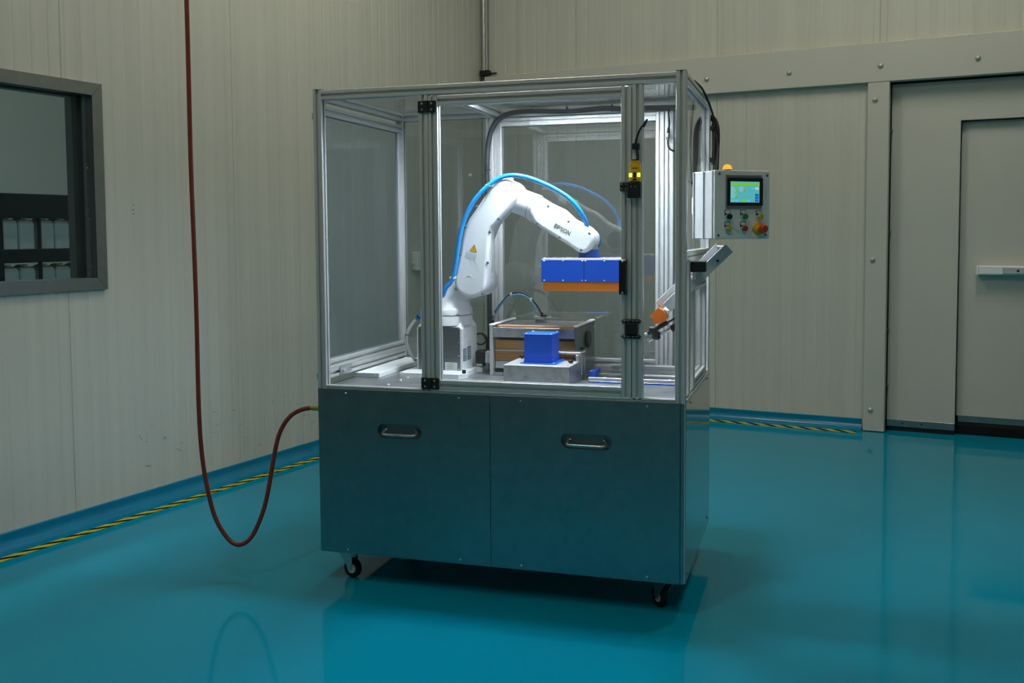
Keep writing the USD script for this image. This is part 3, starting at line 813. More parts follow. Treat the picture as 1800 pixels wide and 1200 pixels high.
for (y0, y1, z0, z1, m_) in ((.42, .448, .915, .935, 'label_white'), (.42, .452, .885, .905, 'label_white'), (.466, .48, .885, .902, 'label_white'), (.495, .51, .885, .902, 'label_white'), (.415, .455, .820, .872, 'label_blue'), (.468, .51, .820, .876, 'label_blue')):
    part(rb_, 'side_label', bx(sx - .0005, sx + .0006, y0, y1, z0, z1), m_, smooth=False)
for k in range(6):
    part(rb_, 'print_line', bx(sx + .0005, sx + .0010, .420, .450, .826 + k * .0075, .8275 + k * .0075), 'label_white', smooth=False)
    part(rb_, 'print_line', bx(sx + .0005, sx + .0010, .472, .506, .826 + k * .0075, .8275 + k * .0075), 'label_white', smooth=False)
part(rb_, 'column', lathe([(0, 0), (.109, 0), (.109, .016), (.108, .038), (0, .038)], (RC[0], RC[1], .968), (0, 0, 1), 48), 'white_robot')
part(rb_, 'seam_ring', lathe([(0, 0), (.107, 0), (.107, .004), (0, .004)], (RC[0], RC[1], 1.0055), (0, 0, 1), 48), 'grey_cap')

HUB = np.array([.482, 1.147])                        # shoulder axis (x, z)


def blend(ms, edge=.011, it=14):
    u = m3.Manifold.batch_boolean(ms, m3.OpType.Add).refine_to_length(edge)
    t = tm(u); t.merge_vertices(); trimesh.smoothing.filter_taubin(t, lamb=.5, nu=.53, iterations=it); return t


def mhull(*pts): return m3.Manifold.hull_points(np.vstack(pts))


def circ(c, r, z, n=40):
    a = np.arange(n) * 2 * np.pi / n
    return np.column_stack([c[0] + r * np.cos(a), c[1] + r * np.sin(a), np.full(n, z)])


def circ_y(c, r, y, n=36):
    a = np.arange(n) * 2 * np.pi / n
    return np.column_stack([c[0] + r * np.cos(a), np.full(n, y), c[1] + r * np.sin(a)])


neck = mhull(circ(RC, .110, 1.0095), circ(RC, .108, 1.035))
neck2 = mhull(circ(RC, .107, 1.03), circ(RC + [.012, 0], .082, 1.075))
neck3 = mhull(circ(RC, .085, 1.06), circ_y(HUB, .058, .48), circ_y(HUB, .058, .565))
hub = mhull(circ_y(HUB, .064, .47), circ_y(HUB, .064, .575), circ_y(HUB, .052, .592))
part(rb_, 'turret', blend([neck, neck2, neck3, hub]), 'white_robot', smooth=True)

LOW = [(.582, 1.544), (.533, 1.477), (.477, 1.402), (.450, 1.342), (.439, 1.269), (.414, 1.171), (.410, 1.132), (.434, 1.100), (.478, 1.079), (.525, 1.091), (.547, 1.117), (.557, 1.214), (.565, 1.301), (.570, 1.358), (.600, 1.385), (.657, 1.443), (.681, 1.479), (.684, 1.522), (.668, 1.547), (.646, 1.561), (.608, 1.561)]
la = part(rb_, 'lower_arm', pillow(LOW, .400, .462, .016, .005, 170, .03), 'white_robot', smooth=50)
LOWB = [(.560, 1.50), (.52, 1.45), (.470, 1.38), (.452, 1.30), (.438, 1.20), (.455, 1.13), (.50, 1.13), (.503, 1.20), (.522, 1.25), (.545, 1.30), (.575, 1.37), (.62, 1.43), (.645, 1.48), (.63, 1.53), (.59, 1.535)]
part(rb_, 'arm_core', pillow(LOWB, .462, .525, .004, .02, 120, .02), 'white_robot', smooth=50)
part(rb_, 'elbow_hub', blend([mhull(circ_y((.632, 1.497), .058, .463), circ_y((.632, 1.497), .058, .53), circ_y((.632, 1.497), .046, .545))], .012, 6), 'white_robot', smooth=True)
part(rb_, 'elbow_cap', pillow([(.555, 1.535), (.575, 1.570), (.61, 1.580), (.64, 1.572), (.62, 1.53), (.58, 1.51)], .468, .525, .012, .012, 80, .012), 'white_robot', smooth=50)
for (x, z) in ((.664, 1.510), (.604, 1.402), (.567, 1.350), (.556, 1.225), (.534, 1.101), (.420, 1.118), (.439, 1.258), (.463, 1.372), (.511, 1.452), (.571, 1.530)):
    q = np.array([x, .4035, z]); part(la, 'screw', cat(screw(q + [0, -.001, 0], (0, -1, 0), .0055, .003), cyl(q + [0, .001, 0], q + [0, -.0005, 0], .0065, n=14)), 'bezel')
# raised arrow marks (moulded), warning sign and label
def arc_mark(cx, cz, r, a0, a1, y):
    a = np.linspace(a0, a1, 10); return tube(np.column_stack([cx + r * np.cos(a), np.full(10, y), cz + r * np.sin(a)]), .0012, 20, 6)


part(la, 'moulded_mark', arc_mark(.478, 1.158, .016, .4, 2.7, .4002), 'white_robot')
part(la, 'moulded_mark', arc_mark(.622, 1.505, .018, -.1, 1.6, .4002), 'white_robot')
tri = sg.Polygon([(.485, 1.2755), (.509, 1.2700), (.5015, 1.2955)]).buffer(.0018)
tr = trimesh.creation.extrude_polygon(tri, .0006); tr.apply_transform(np.array([[1, 0, 0, 0], [0, 0, -1, .4], [0, 1, 0, 0], [0, 0, 0, 1]], float)); tr.fix_normals()
tb = trimesh.creation.extrude_polygon(tri.buffer(.0012), .0004); tb.apply_transform(np.array([[1, 0, 0, 0], [0, 0, -1, .4], [0, 1, 0, 0], [0, 0, 0, 1]], float)); tb.fix_normals()
part(la, 'warning_sign', tr, 'yellow', label='yellow warning triangle'); part(la, 'warning_border', tb, 'ink')
part(la, 'warning_mark', cat(bx(.4975, .4992, .3990, .3993, 1.2795, 1.2885), bx(.4975, .4992, .3990, .3993, 1.276, 1.2778)), 'ink')
c0 = np.array([.487, .3995, 1.2545])
Rr = trimesh.transformations.rotation_matrix(.30, (0, 1, 0), c0)
lbm = bx(c0[0] - .024, c0[0] + .024, .3993, .3999, c0[2] - .013, c0[2] + .011); lbm.apply_transform(Rr)
part(la, 'caution_label', lbm, mat('caution_label', (.58, .60, .62), .5))
for k in range(5):
    l_ = bx(c0[0] - .021, c0[0] + .02 - (k % 2) * .008, .3990, .3993, c0[2] + .007 - k * .004, c0[2] + .0084 - k * .004); l_.apply_transform(Rr); part(la, 'print_line', l_, 'white', smooth=False)

NA, NB = np.array([.635, .468, 1.487]), np.array([.722, .468, 1.4545])

dn = (NB - NA) / np.linalg.norm(NB - NA)
part(rb_, 'forearm_neck', cyl(NA, NB + dn * .03, .052, .0528, 40), 'white_robot')
part(rb_, 'seam_ring', cyl(NB - dn * .0006, NB + dn * .0006, .0531, n=40), 'grey_cap')
UP = [(.728, 1.506), (.747, 1.498), (.798, 1.466), (.861, 1.436), (.902, 1.397), (.966, 1.366), (.994, 1.339), (.997, 1.308), (.981, 1.277), (.954, 1.262), (.927, 1.268), (.879, 1.300), (.772, 1.363), (.715, 1.395), (.697, 1.408)]
part(rb_, 'forearm_back', pillow(UP, .450, .520, .010, .016, 140, .014), 'white_robot', smooth=50)
UPF = [(.752, 1.482), (.797, 1.464), (.859, 1.433), (.901, 1.394), (.965, 1.364), (.992, 1.338), (.995, 1.308), (.980, 1.278), (.954, 1.263), (.928, 1.269), (.880, 1.301), (.774, 1.365), (.750, 1.385), (.733, 1.425)]
ua = part(rb_, 'forearm_cover', pillow(UPF, .400, .455, .016, .003, 150, .022), 'white_robot', smooth=50)
for (x, z) in ((.811, 1.449), (.893, 1.388), (.976, 1.341), (.943, 1.276), (.857, 1.327), (.766, 1.382)):
    part(ua, 'screw', screw((x, .4022, z), (0, -1, 0), .0055, .003), 'bezel')
rt = np.array([math.cos(.49), 0, -math.sin(.49)]); rt /= np.linalg.norm(rt); upv = np.array([-rt[2], 0, rt[0]])
part(ua, 'lettering', text('EPSON', .0158, np.array([.8325, .3997, 1.3680]), rt, upv, .0006, False), 'ink', smooth=False)
part(rb_, 'wrist_ring', cyl((.956, .5205, 1.311), (.956, .535, 1.311), .041, n=36, bev=.003), mat('wrist_blue', (.02, .09, .25), .4))
part(rb_, 'tool_flange', cyl((.962, .468, 1.2778), (.962, .468, 1.30), .0365, .031, 36), 'zinc')

# ------------------------------------------------------------------ GRIPPER
gp = thing('vacuum_gripper', 'blue box-shaped gripper with orange foam underside held by the robot', 'gripper', (.965, .47, 1.117))
GX0, GX1, GY0, GY1, GZ0, GZ1 = .7925, 1.1375, .36, .58, 1.153, 1.240
part(gp, 'adapter', cyl((.962, .468, 1.2455), (.962, .468, 1.2775), .0445, .0375, 36), mat('adapter_blue', (.004, .05, .30), .4))
part(gp, 'top_plate', bx(GX0 + .004, GX1 - .004, GY0 + .004, GY1 - .004, GZ1 + .0005, GZ1 + .005, .001), 'alu_plate')
XS = .9635
for (x0, x1) in ((GX0, XS - .0006), (XS + .0006, GX1)):
    c = part(gp, 'housing', bx(x0, x1, GY0, GY1, GZ0, GZ1, .0015), 'blue', smooth=False)
    for x in ((x0 + .012, x0 + .088, x1 - .006) if x0 < .9 else (x0 + .006, x0 + .080, x1 - .012)):
        for z in (GZ0 + .006, GZ1 - .005):
            part(c, 'screw', screw((x, GY0, z), (0, -1, 0), .0032, .003), 'bright')
for k, x in enumerate((.805, .84, .872, .892, .905, 1.035, 1.045, 1.06, 1.09, 1.12)):
    part(gp, 'plate_screw', screw((x, GY0 + .012 + .01 * (k % 3), GZ1 + .005), (0, 0, 1), .003, .003), 'bright')
part(gp, 'foam_pad', bx(GX0 + .006, GX1 - .006, GY0 + .006, GY1 - .006, 1.118, GZ0 - .0005), 'foam', smooth=False, label='orange foam pad')

# ------------------------------------------------------------------ hoses and cables inside
bh = thing('blue_air_hose', 'bright blue hose arching along the robot arm to its wrist', 'hose', (.6, .4, 1.55))
HP = [(.238, .47, 1.007), (.290, .45, 1.044), (.336, .42, 1.085), (.370, .385, 1.093), (.385, .378, 1.123), (.405, .38, 1.146), (.426, .38, 1.207), (.441, .38, 1.299), (.464, .38, 1.390), (.514, .382, 1.481), (.569, .39, 1.537), (.622, .40, 1.568), (.681, .40, 1.573), (.751, .40, 1.556), (.820, .402, 1.526), (.889, .41, 1.483), (.932, .42, 1.434), (.953, .435, 1.390), (.954, .452, 1.368)]
part(bh, 'hose', tube(HP, .0088, 150, 14), 'blue_hose')
for (x, y, z) in ((.413, .388, 1.165), (.566, .398, 1.535)):
    part(bh, 'clip', bx(x - .011, x + .011, y - .015, y + .012, z - .006, z + .006, .003), 'label_white')
part(bh, 'end_sleeve', cyl((.245, .468, 1.012), (.218, .47, .984), .0105, .0085, 18), 'blue_hose')
part(bh, 'sleeve_band', cyl((.231, .469, .9975), (.227, .469, .9935), .0112, n=18), 'black')
tb_ = thing('clear_tube_bundle', 'bundle of clear tubes curving from the blue hose down to the table', 'tube', (.2, .47, TZ))
TP = [(.218, .47, .985), (.199, .468, .963), (.175, .466, .921), (.172, .466, .890), (.189, .466, .847), (.212, .468, .812), (.240, .472, .779)]
for k, (dx, dy) in enumerate(((-.004, -.004), (.004, -.003), (0, .005))):
    part(tb_, 'tube', tube([(x + dx, y + dy, z) for x, y, z in TP], .0042, 50, 8), 'tube_clear')
part(tb_, 'cable', tube([(x + .003, y + .002, z) for x, y, z in TP[3:]], .0035, 30, 8), 'grey_cap')
for q, r_ in (((.1745, .466, .919), (1, 0, .3)), ((.211, .468, .8135), (1, 0, 1))):
    q = np.array(q); part(tb_, 'cable_tie', cyl(q - [.0, 0, .002], q + [0, 0, .002], .0095, n=14), 'black')
part(tb_, 'socket', bx(.232, .250, .46, .485, TZ, .785, .002), 'panel_grey')

cd = thing('cable_conduit', 'black corrugated conduit along the rear header and down the rear mullion', 'conduit', (.46, .745, TZ))
CP = [(1.345, .742, 1.852), (1.27, .742, 1.855), (1.152, .742, 1.858), (1.033, .742, 1.860), (.960, .742, 1.865), (.813, .742, 1.859), (.688, .742, 1.866), (.573, .742, 1.864), (.509, .742, 1.843), (.472, .742, 1.801), (.450, .742, 1.715), (.446, .742, 1.567), (.451, .742, 1.369), (.452, .742, 1.194), (.452, .742, .97), (.452, .742, .80)]
N_ = 700
part(cd, 'conduit', tube(CP, .0112 + .0003 * np.sign(np.sin(np.arange(N_) * 1.9)), N_, 12), 'conduit')
for q in ((.806, .742, 1.862), (.447, .742, 1.62), (1.0, .742, 1.863), (.451, .742, 1.30)):
    q = np.array(q); d = np.array([1, 0, 0]) if q[2] > 1.8 else np.array([0, 0, 1])
    part(cd, 'cable_tie', cat(cyl(q - d * .003, q + d * .003, .0135, n=14), bx(q[0] - .002, q[0] + .004, q[1] - .017, q[1] - .012, q[2] + .004, q[2] + .014)), 'black')

ca = thing('sensor_cable', 'thin blue and black cables arching over the wood-sided feeder', 'cable', (.55, .66, .98))
C1 = [(.457, .70, .79), (.456, .70, .85), (.472, .68, .914), (.493, .665, .977), (.514, .66, 1.014), (.550, .66, 1.058), (.586, .66, 1.081), (.626, .66, 1.081), (.662, .66, 1.060), (.681, .66, 1.029), (.687, .66, .990)]
C2 = [(.450, .705, .79), (.450, .70, .85), (.466, .685, .914), (.487, .668, .977), (.510, .664, 1.017), (.548, .664, 1.064), (.586, .664, 1.087), (.631, .664, 1.085), (.677, .662, 1.052), (.703, .66, 1.017), (.714, .66, .990)]
part(ca, 'blue_cable', tube(C1, .0038, 70, 8), mat('pale_blue_cable', (.16, .36, .55), .4))
part(ca, 'black_cable', tube(C2, .0035, 70, 8), 'rubber')
part(ca, 'bundle_sleeve', tube([(.457, .70, .80), (.455, .70, .85), (.470, .683, .914), (.490, .667, .972)], .0075, 40, 10), 'rubber')
for q in ((.500, .663, .995), (.577, .662, 1.081), (.665, .661, 1.060), (.478, .675, .94)):
    q = np.array(q); part(ca, 'cable_tie', cat(bx(q[0] - .004, q[0] + .004, q[1] - .009, q[1] + .009, q[2] - .006, q[2] + .008, .002)), 'label_white')
part(ca, 'coil', tube([(.443 + .026 * math.cos(t), .63 + .002 * t, .890 + .024 * math.sin(t)) for t in np.linspace(0, 9.5, 30)], .0035, 120, 8), 'rubber')

cn = thing('plug_connector', 'small metal plug connector on a black lead by the rear right post', 'connector', (1.234, .752, 1.74))
part(cn, 'lead', tube([(1.236, .747, 1.846), (1.235, .749, 1.825), (1.238, .750, 1.800), (1.235, .752, 1.770)], .0033, 30, 8), 'rubber')
part(cn, 'plug', cyl((1.235, .752, 1.775), (1.233, .752, 1.752), .0055, .0075, 16), 'black')
part(cn, 'coupling', cat(cyl((1.233, .752, 1.752), (1.231, .752, 1.737), .0095, n=16, bev=.001), cyl((1.231, .752, 1.736), (1.231, .752, 1.725), .0085, n=16)), 'chrome')
part(cn, 'tail', tube([(1.231, .752, 1.725), (1.232, .752, 1.705), (1.238, .754, 1.690), (1.248, .758, 1.682), (1.256, .766, 1.680)], .0036, 40, 8), 'rubber')

# ------------------------------------------------------------------ feeder with wood boards, motor
tf = thing('wood_sided_feeder', 'aluminium feeder box with brown wooden boards behind the blue cover', 'feeder', (.74, .6, TZ))
TX0, TX1, TY0, TY1, TT = .553, .922, .43, .745, .968
part(tf, 'end_plate', bx(TX0, TX0 + .014, TY0, TY1, TZ + .0005, TT, .001), 'alu', smooth=False)
ep = part(tf, 'end_plate', bx(TX1 - .012, TX1, TY0, TY1, TZ + .0005, TT, .001), 'dark_steel', smooth=False)
part(tf, 'front_beam', bx(TX0 + .0145, TX1 - .0125, TY0 + .002, TY0 + .014, .922, .962, .001), 'alu_plate', smooth=False)
part(tf, 'wood_edge', bx(TX0 + .030, TX1 - .013, TY0 + .016, TY0 + .046, .957, .970, .001), 'wood_light', smooth=False)
part(tf, 'top_plate', bx(TX0 + .0145, TX1 - .0125, TY0 + .050, TY1 - .002, .955, .966, .001), 'alu_plate', smooth=False)
for (x0, x1) in ((TX0 - .002, TX0 + .020), (TX1 - .018, TX1 + .002)):
    part(tf, 'top_rim', bx(x0, x1, TY0 - .001, TY1 + .006, .9685, .976, .003), 'white', smooth=False)
for (z0, z1) in ((.870, .909), (.824, .864)):
    part(tf, 'board', bx(TX0 + .016, TX1 - .014, TY0 + .025, TY0 + .037, z0, z1, .001), 'wood', smooth=False)
part(tf, 'spacer', bx(TX0 + .016, TX1 - .014, TY0 + .021, TY0 + .037, .8645, .8695), 'alu', smooth=False)
part(tf, 'lower_plate', bx(TX0 + .016, TX1 - .014, TY0 + .028, TY0 + .034, .792, .822, .001), 'alu', smooth=False)
part(tf, 'inner_floor', bx(TX0 + .0145, TX1 - .0125, TY0 + .012, TY1 - .012, TZ + .0005, .769), 'dark_steel', smooth=False)
part(tf, 'bottom_beam', bx(TX0 + .0145, TX1 - .0125, TY0 + .002, TY0 + .012, TZ + .0005, .778, .001), 'alu_plate', smooth=False)
part(tf, 'back_plate', bx(TX0 + .0145, TX1 - .0125, TY1 - .010, TY1 - .003, TZ + .0005, .954), 'alu_plate', smooth=False)
for x in (.60, .845):
    part(tf, 'screw', screw((x, TY0 + .008, .962), (0, 0, 1), .004, .003), 'bright')
for (y, z) in ((.455, .935), (.74, .945), (.50, .80)):
    part(tf, 'screw', screw((TX1, y, z), (1, 0, 0), .0045, .003), 'chrome')
part(tf, 'pulley', cyl((TX1 + .001, .60, .905), (TX1 + .012, .60, .905), .035, n=28, bev=.002), 'black')
mo = part(tf, 'motor', cat(bx(.462, .503, .512, .568, .799, .855, .006)), 'black')
part(mo, 'motor_body', bx(.5035, .5535, .514, .566, .801, .853, .003), 'alu_plate')
part(mo, 'motor_end', bx(.4575, .4615, .516, .564, .803, .851, .003), 'alu')
part(mo, 'motor_foot', bx(.52, .5535, .52, .56, TZ + .0005, .7985), 'black')
fs = thing('proximity_sensor', 'small silver sensor block standing on top of the feeder box', 'sensor', (.707, .66, .967))
part(fs, 'body', bx(.688, .728, .640, .680, .9665, .984, .001), 'alu_plate')
part(fs, 'plate', bx(.690, .752, .650, .672, .9845, .990, .001), 'alu')
part(fs, 'plug', cat(bx(.708, .734, .648, .672, .9905, .998, .002), cyl((.7145, .66, .998), (.7145, .66, 1.008), .004, n=12)), 'black')
part(fs, 'fitting', cyl((.6865, .66, .9845), (.6865, .66, .996), .006, n=12), 'label_white')
part(fs, 'inscription', bx(.691, .725, .6392, .6397, .970, .980), 'bezel')

# ------------------------------------------------------------------ fixture block and blue cover box
fb = thing('fixture_block', 'grey aluminium fixture block at the front of the table under the blue cover', 'fixture', (.82, .33, TZ))
BX0, BX1, BY0, BY1, BT = .686, .944, .195, .426, .843
part(fb, 'front_plate', bx(BX0, BX1 - .0005, BY0, BY0 + .012, TZ + .0005, BT - .0045, .0008), 'alu_plate', smooth=False)
part(fb, 'side_plate', bx(BX1 - .012, BX1, BY0 + .0125, BY1, TZ + .0005, BT - .0045, .0008), 'alu_plate', smooth=False)
part(fb, 'side_plate', bx(BX0, BX0 + .012, BY0 + .0125, BY1, TZ + .0005, BT - .0045, .0008), 'alu_plate', smooth=False)
part(fb, 'top_plate', bx(BX0 - .001, BX1 + .001, BY0 - .001, BY1, BT - .004, BT, .0008), 'alu', smooth=False)
part(fb, 'bridge', cat(bx(.80, .945, .372, .4262, .868, .876, .001), bx(.9265, .945, .4264, .47, .868, .876, .001)), 'alu', smooth=False)
part(fb, 'bridge_leg', bx(.9265, .945, .430, .47, TZ + .0005, .8675, .001), 'alu_plate', smooth=False)
part(fb, 'bridge_web', bx(.933, .945, .35, .4295, BT + .0005, .8675, .001), 'alu_plate', smooth=False)
part(fb, 'slot_edge', bx(.9445, .947, .395, .402, .795, .866), 'alu', smooth=False)
part(fb, 'slot_screw', screw((.945, .398, .79), (1, 0, 0), .004, .003), 'chrome')
for (x, y) in ((.700, .40), (.925, .30)):
    part(fb, 'knob', lathe([(0, 0), (.005, 0), (.005, .003), (.010, .004), (.010, .011), (.008, .013), (0, .013)], (x, y, BT), (0, 0, 1), 18), 'black')
part(fb, 'knob', lathe([(0, 0), (.005, 0), (.005, .003), (.010, .004), (.010, .011), (.008, .013), (0, .013)], (.936, .452, .876), (0, 0, 1), 18), 'black')
for (x, y) in ((.90, .385), (.915, .345), (.712, .41), (.935, .215)):
    part(fb, 'screw', screw((x, y, BT), (0, 0, 1), .004, .0035), 'bright')
for z in (.835, .825):
    part(fb, 'pin', screw((BX1 - .006, BY0, z - .002), (0, -1, 0), .0025, .002), 'chrome')
part(fb, 'nest', bx(.742, .756, .37, .40, BT + .0005, BT + .028, .001), 'alu_plate')
bc = thing('blue_cover', 'bright blue square cover box screwed on the fixture block', 'cover box', (.81, .3, BT))
part(bc, 'flange', bx(.740, .882, .236, .372, BT + .0003, BT + .004, .001), 'blue_lid', smooth=False)
part(bc, 'box', bx(.752, .864, .250, .358, BT + .004, .9535, .002), 'blue', smooth=False)
part(bc, 'lid', bx(.7505, .8655, .2485, .3595, .9538, .958, .0015), 'blue_lid', smooth=False)
for (x, y) in ((.760, .256), (.857, .256), (.760, .350), (.857, .350)):
    part(bc, 'screw', screw((x, y, .958), (0, 0, 1), .0036, .0035), 'bright')
for (x, y) in ((.746, .242), (.872, .242), (.875, .365), (.746, .365)):
    part(bc, 'screw', screw((x, y, BT + .004), (0, 0, 1), .0036, .003), 'bright')

# ------------------------------------------------------------------ slide at the back right, cover plate at the left
lr = thing('linear_slide', 'low aluminium slide with a blue carriage at the rear right of the table', 'slide', (1.18, .48, TZ))
part(lr, 'base_plate', bx(.985, 1.352, .335, .66, TZ + .0003, .772, .001), 'table', smooth=False)
part(lr, 'beam', extr(prof_poly(.036, .030), (1.02, .63, .786), (1.352, .63, .786)), 'alu', smooth=False)
part(lr, 'rail', bx(.995, 1.352, .47, .49, .7725, .782, .001), 'alu', smooth=False)
part(lr, 'edge_rail', bx(.985, 1.352, .338, .350, .7725, .785, .001), 'alu', smooth=False)
part(lr, 'bumper_strip', bx(.985, 1.352, .3325, .3345, TZ + .0005, .771), 'blue')
part(lr, 'carriage', bx(.975, 1.000, .40, .50, .7725, .802, .001), 'blue_lid', smooth=False)
for x in (1.05, 1.30):
    part(lr, 'screw', screw((x, .344, .785), (0, 0, 1), .005, .003), 'bright')
cvp = thing('cover_plate', 'pale flat aluminium cover plate lying along the left of the table', 'cover plate', (.11, .4, TZ))
part(cvp, 'plate', bx(.038, .146, .245, .768, TZ + .0005, TZ + .018, .001), 'white', smooth=False)
part(cvp, 'edge_strip', bx(.038, .1465, .241, .2445, TZ + .0005, TZ + .0185, .0008), 'alu', smooth=False)
for x in (.118, .128):
    part(cvp, 'screw', screw((x + .01, .241, TZ + .009), (0, -1, 0), .0025, .002), 'chrome')

# ------------------------------------------------------------------ chute through the right side, sensor on a rod
ch = thing('outfeed_chute', 'sloping aluminium chute through the right side of the machine with an orange end', 'chute', (1.4, .24, 1.18))
c0_, c1_ = np.array([1.293, .195, 1.075]), np.array([1.502, .293, 1.287])
dch = (c1_ - c0_) / np.linalg.norm(c1_ - c0_)
upn = np.array([0, 0, 1.0]) - dch * dch[2]; upn /= np.linalg.norm(upn)
Uch = sg.Polygon([(-.05, -.022), (.05, -.022), (.05, .018), (.046, .018), (.046, -.018), (-.046, -.018), (-.046, .018), (-.05, .018)])
part(ch, 'channel', extr(Uch, c0_, c1_, up=upn), 'alu_pale', smooth=False)
part(ch, 'inner_rail', extr(sg.box(-.034, -.0175, .034, -.002), c0_ + dch * .02, c1_ - dch * .008, up=upn), 'alu', smooth=False)
part(ch, 'end_plate', extr(sg.box(-.0455, -.0175, .0455, .012), c1_ - dch * .007, c1_ - dch * .003, up=upn), 'alu', smooth=False)
lat = np.cross(upn, dch); lat = lat if lat[1] < 0 else -lat
part(ch, 'screw', screw(c0_ + (c1_ - c0_) * .80 + lat * .0502 - upn * .006, lat, .005, .003), 'black')
part(ch, 'mounting_block', bx(1.4005, 1.452, .130, .175, 1.203, 1.240, .002), 'black', smooth=False, label='black plastic mounting block')
part(ch, 'support_arm', bx(1.4015, 1.416, .176, .192, 1.175, 1.215, .001), 'alu_plate', smooth=False)
og = [(.0, .0), (.035, -.032), (.060, -.010), (.063, .018), (.050, .046), (.032, .050), (.028, .040), (.006, .030)]
oe = c0_ - dch * .010
T_ = np.eye(4)
OG = [(1.250, 1.044), (1.278, 1.070), (1.296, 1.060), (1.311, 1.036), (1.297, 1.020), (1.285, 1.012), (1.266, 1.012), (1.256, 1.020), (1.258, 1.030), (1.247, 1.036)]
om = trimesh.creation.extrude_polygon(sg.Polygon(OG), .045)
om.apply_transform(np.array([[1, 0, 0, 0], [0, 0, -1, .235], [0, 1, 0, 0], [0, 0, 0, 1]], float)); om.fix_normals()
part(ch, 'end_guide', om, 'orange', smooth=False, label='orange plastic end guide')

rs = thing('rod_sensor', 'dark sensor clamped on a chrome rod under the orange chute end', 'sensor', (1.27, .24, .98))
part(rs, 'rod', cyl((1.232, .24, .944), (1.345, .24, 1.004), .0060, n=16, bev=.001), 'chrome')
part(rs, 'rod_holder', cyl((1.318, .24, .9895), (1.345, .24, 1.004), .013, n=18, bev=.002), 'black')
part(rs, 'clamp', cat(bx(1.237, 1.266, .222, .256, .968, .998, .006), bx(1.250, 1.279, .222, .256, .949, .980, .006)), 'black')
part(rs, 'sensor_body', cyl((1.232, .238, .972), (1.305, .238, 1.014), .0085, n=18, bev=.001), 'black')
part(rs, 'sensor_tip', cyl((1.231, .238, .9715), (1.222, .238, .9665), .006, n=14, bev=.001), 'label_white')
part(rs, 'lead', tube([(1.305, .238, 1.014), (1.32, .238, 1.022), (1.34, .245, 1.035), (1.365, .27, 1.05)], .0035, 24, 8), 'rubber')
part(rs, 'holder_bracket', bx(1.345, 1.3635, .215, .265, .97, 1.03, .002), 'alu_plate')

# ------------------------------------------------------------------ safety switch on the front
ss = thing('safety_switch', 'yellow interlock switch with green lights on the front right mullion', 'switch', (1.228, -.01, 1.52))
part(ss, 'body', cat(bx(1.2115, 1.2475, -.030, -.0005, 1.5165, 1.582, .003), bx(1.217, 1.2425, -.028, -.004, 1.582, 1.588, .002)), 'yellow')
for x in (1.2155, 1.2435):
    part(ss, 'indicator', bx(x - .0055, x + .0055, -.0318, -.0296, 1.532, 1.546, .001), 'led_green', smooth=False)
part(ss, 'emblem', cat(bx(1.2245, 1.2345, -.0312, -.0298, 1.531, 1.548), ), 'ink', smooth=False)
part(ss, 'emblem', extr(sg.Polygon([(-.009, 0), (0, .005), (.009, 0), (0, -.005)]), (1.2295, -.0298, 1.524), (1.2295, -.0310, 1.524)), 'ink', smooth=False)
part(ss, 'inscription', bx(1.221, 1.240, -.0306, -.0298, 1.561, 1.5635), 'ink', smooth=False)
part(ss, 'cap_seal', bx(1.220, 1.241, -.026, -.005, 1.588, 1.592, .002), 'black')
ac = part(ss, 'actuator', bx(1.203, 1.2485, -.032, -.0005, 1.462, 1.516, .003), 'black')
for x in (1.218, 1.232):
    part(ac, 'screw', screw((x, -.032, 1.500), (0, -1, 0), .0028, .002), 'zinc')
pl_ = part(ss, 'door_plate', bx(1.1745, 1.2025, -.010, -.0003, 1.486, 1.5165, .002), 'black')
for x in (1.182, 1.195):
    for z in (1.494, 1.509):
        part(pl_, 'screw', screw((x, -.010, z), (0, -1, 0), .003, .002), 'zinc')
part(ss, 'cable', tube([(1.2375, -.013, 1.589), (1.2375, -.012, 1.605), (1.2325, -.010, 1.630), (1.230, -.010, 1.650), (1.235, -.012, 1.670), (1.245, -.016, 1.692), (1.256, -.016, 1.708), (1.264, -.004, 1.722), (1.264, .015, 1.728)], .0034, 50, 8), 'rubber')
part(ss, 'cable_end', cyl((1.257, -.016, 1.704), (1.265, -.004, 1.722), .0055, .0045, 12), 'rubber')
part(ss, 'cable_clip', bx(1.2185, 1.2425, -.018, -.0003, 1.627, 1.648, .003), 'black')

# ------------------------------------------------------------------ operator panel
PH = math.radians(40)
PO = np.array([1.4875, .080, 1.3185]); PW, PHT, PD = .232, .238, .135
ex = np.array([math.cos(PH), math.sin(PH), 0]); ey = np.array([-math.sin(PH), math.cos(PH), 0])
PT = np.eye(4); PT[:3, 0] = ex; PT[:3, 1] = ey; PT[:3, 2] = (0, 0, 1); PT[:3, 3] = PO


def pm(m):
    m = tm(m).copy(); m.apply_transform(PT); return m


op = thing('control_panel', 'grey operator panel with screen and push buttons on the right side of the machine', 'control panel', PO)
part(op, 'enclosure', pm(bx(.002, PW - .002, .0075, PD, .001, PHT - .001, .003)), 'enclosure', smooth=False, label='white enclosure body')
for y in (.012, .0665, .1265):
    part(op, 'side_rib', pm(bx(-.002, .002, y, y + .006, .001, PHT - .001, .001)), 'enclosure', smooth=False)
part(op, 'arm', pm(bx(.03, .09, PD, PD + .05, .09, .15)), 'white', smooth=False)
part(op, 'front_plate', pm(bx(0, PW, 0, .007, 0, PHT, .002)), 'panel_grey', smooth=False)
U_ = lambda u: (u - 1255) / 99.0 * PW
V_ = lambda v: PHT - (v - 299.5) / 120.0 * PHT


def pscrew(u, v): return pm(screw((U_(u), 0, V_(v)), (0, -1, 0), .0055, .002))


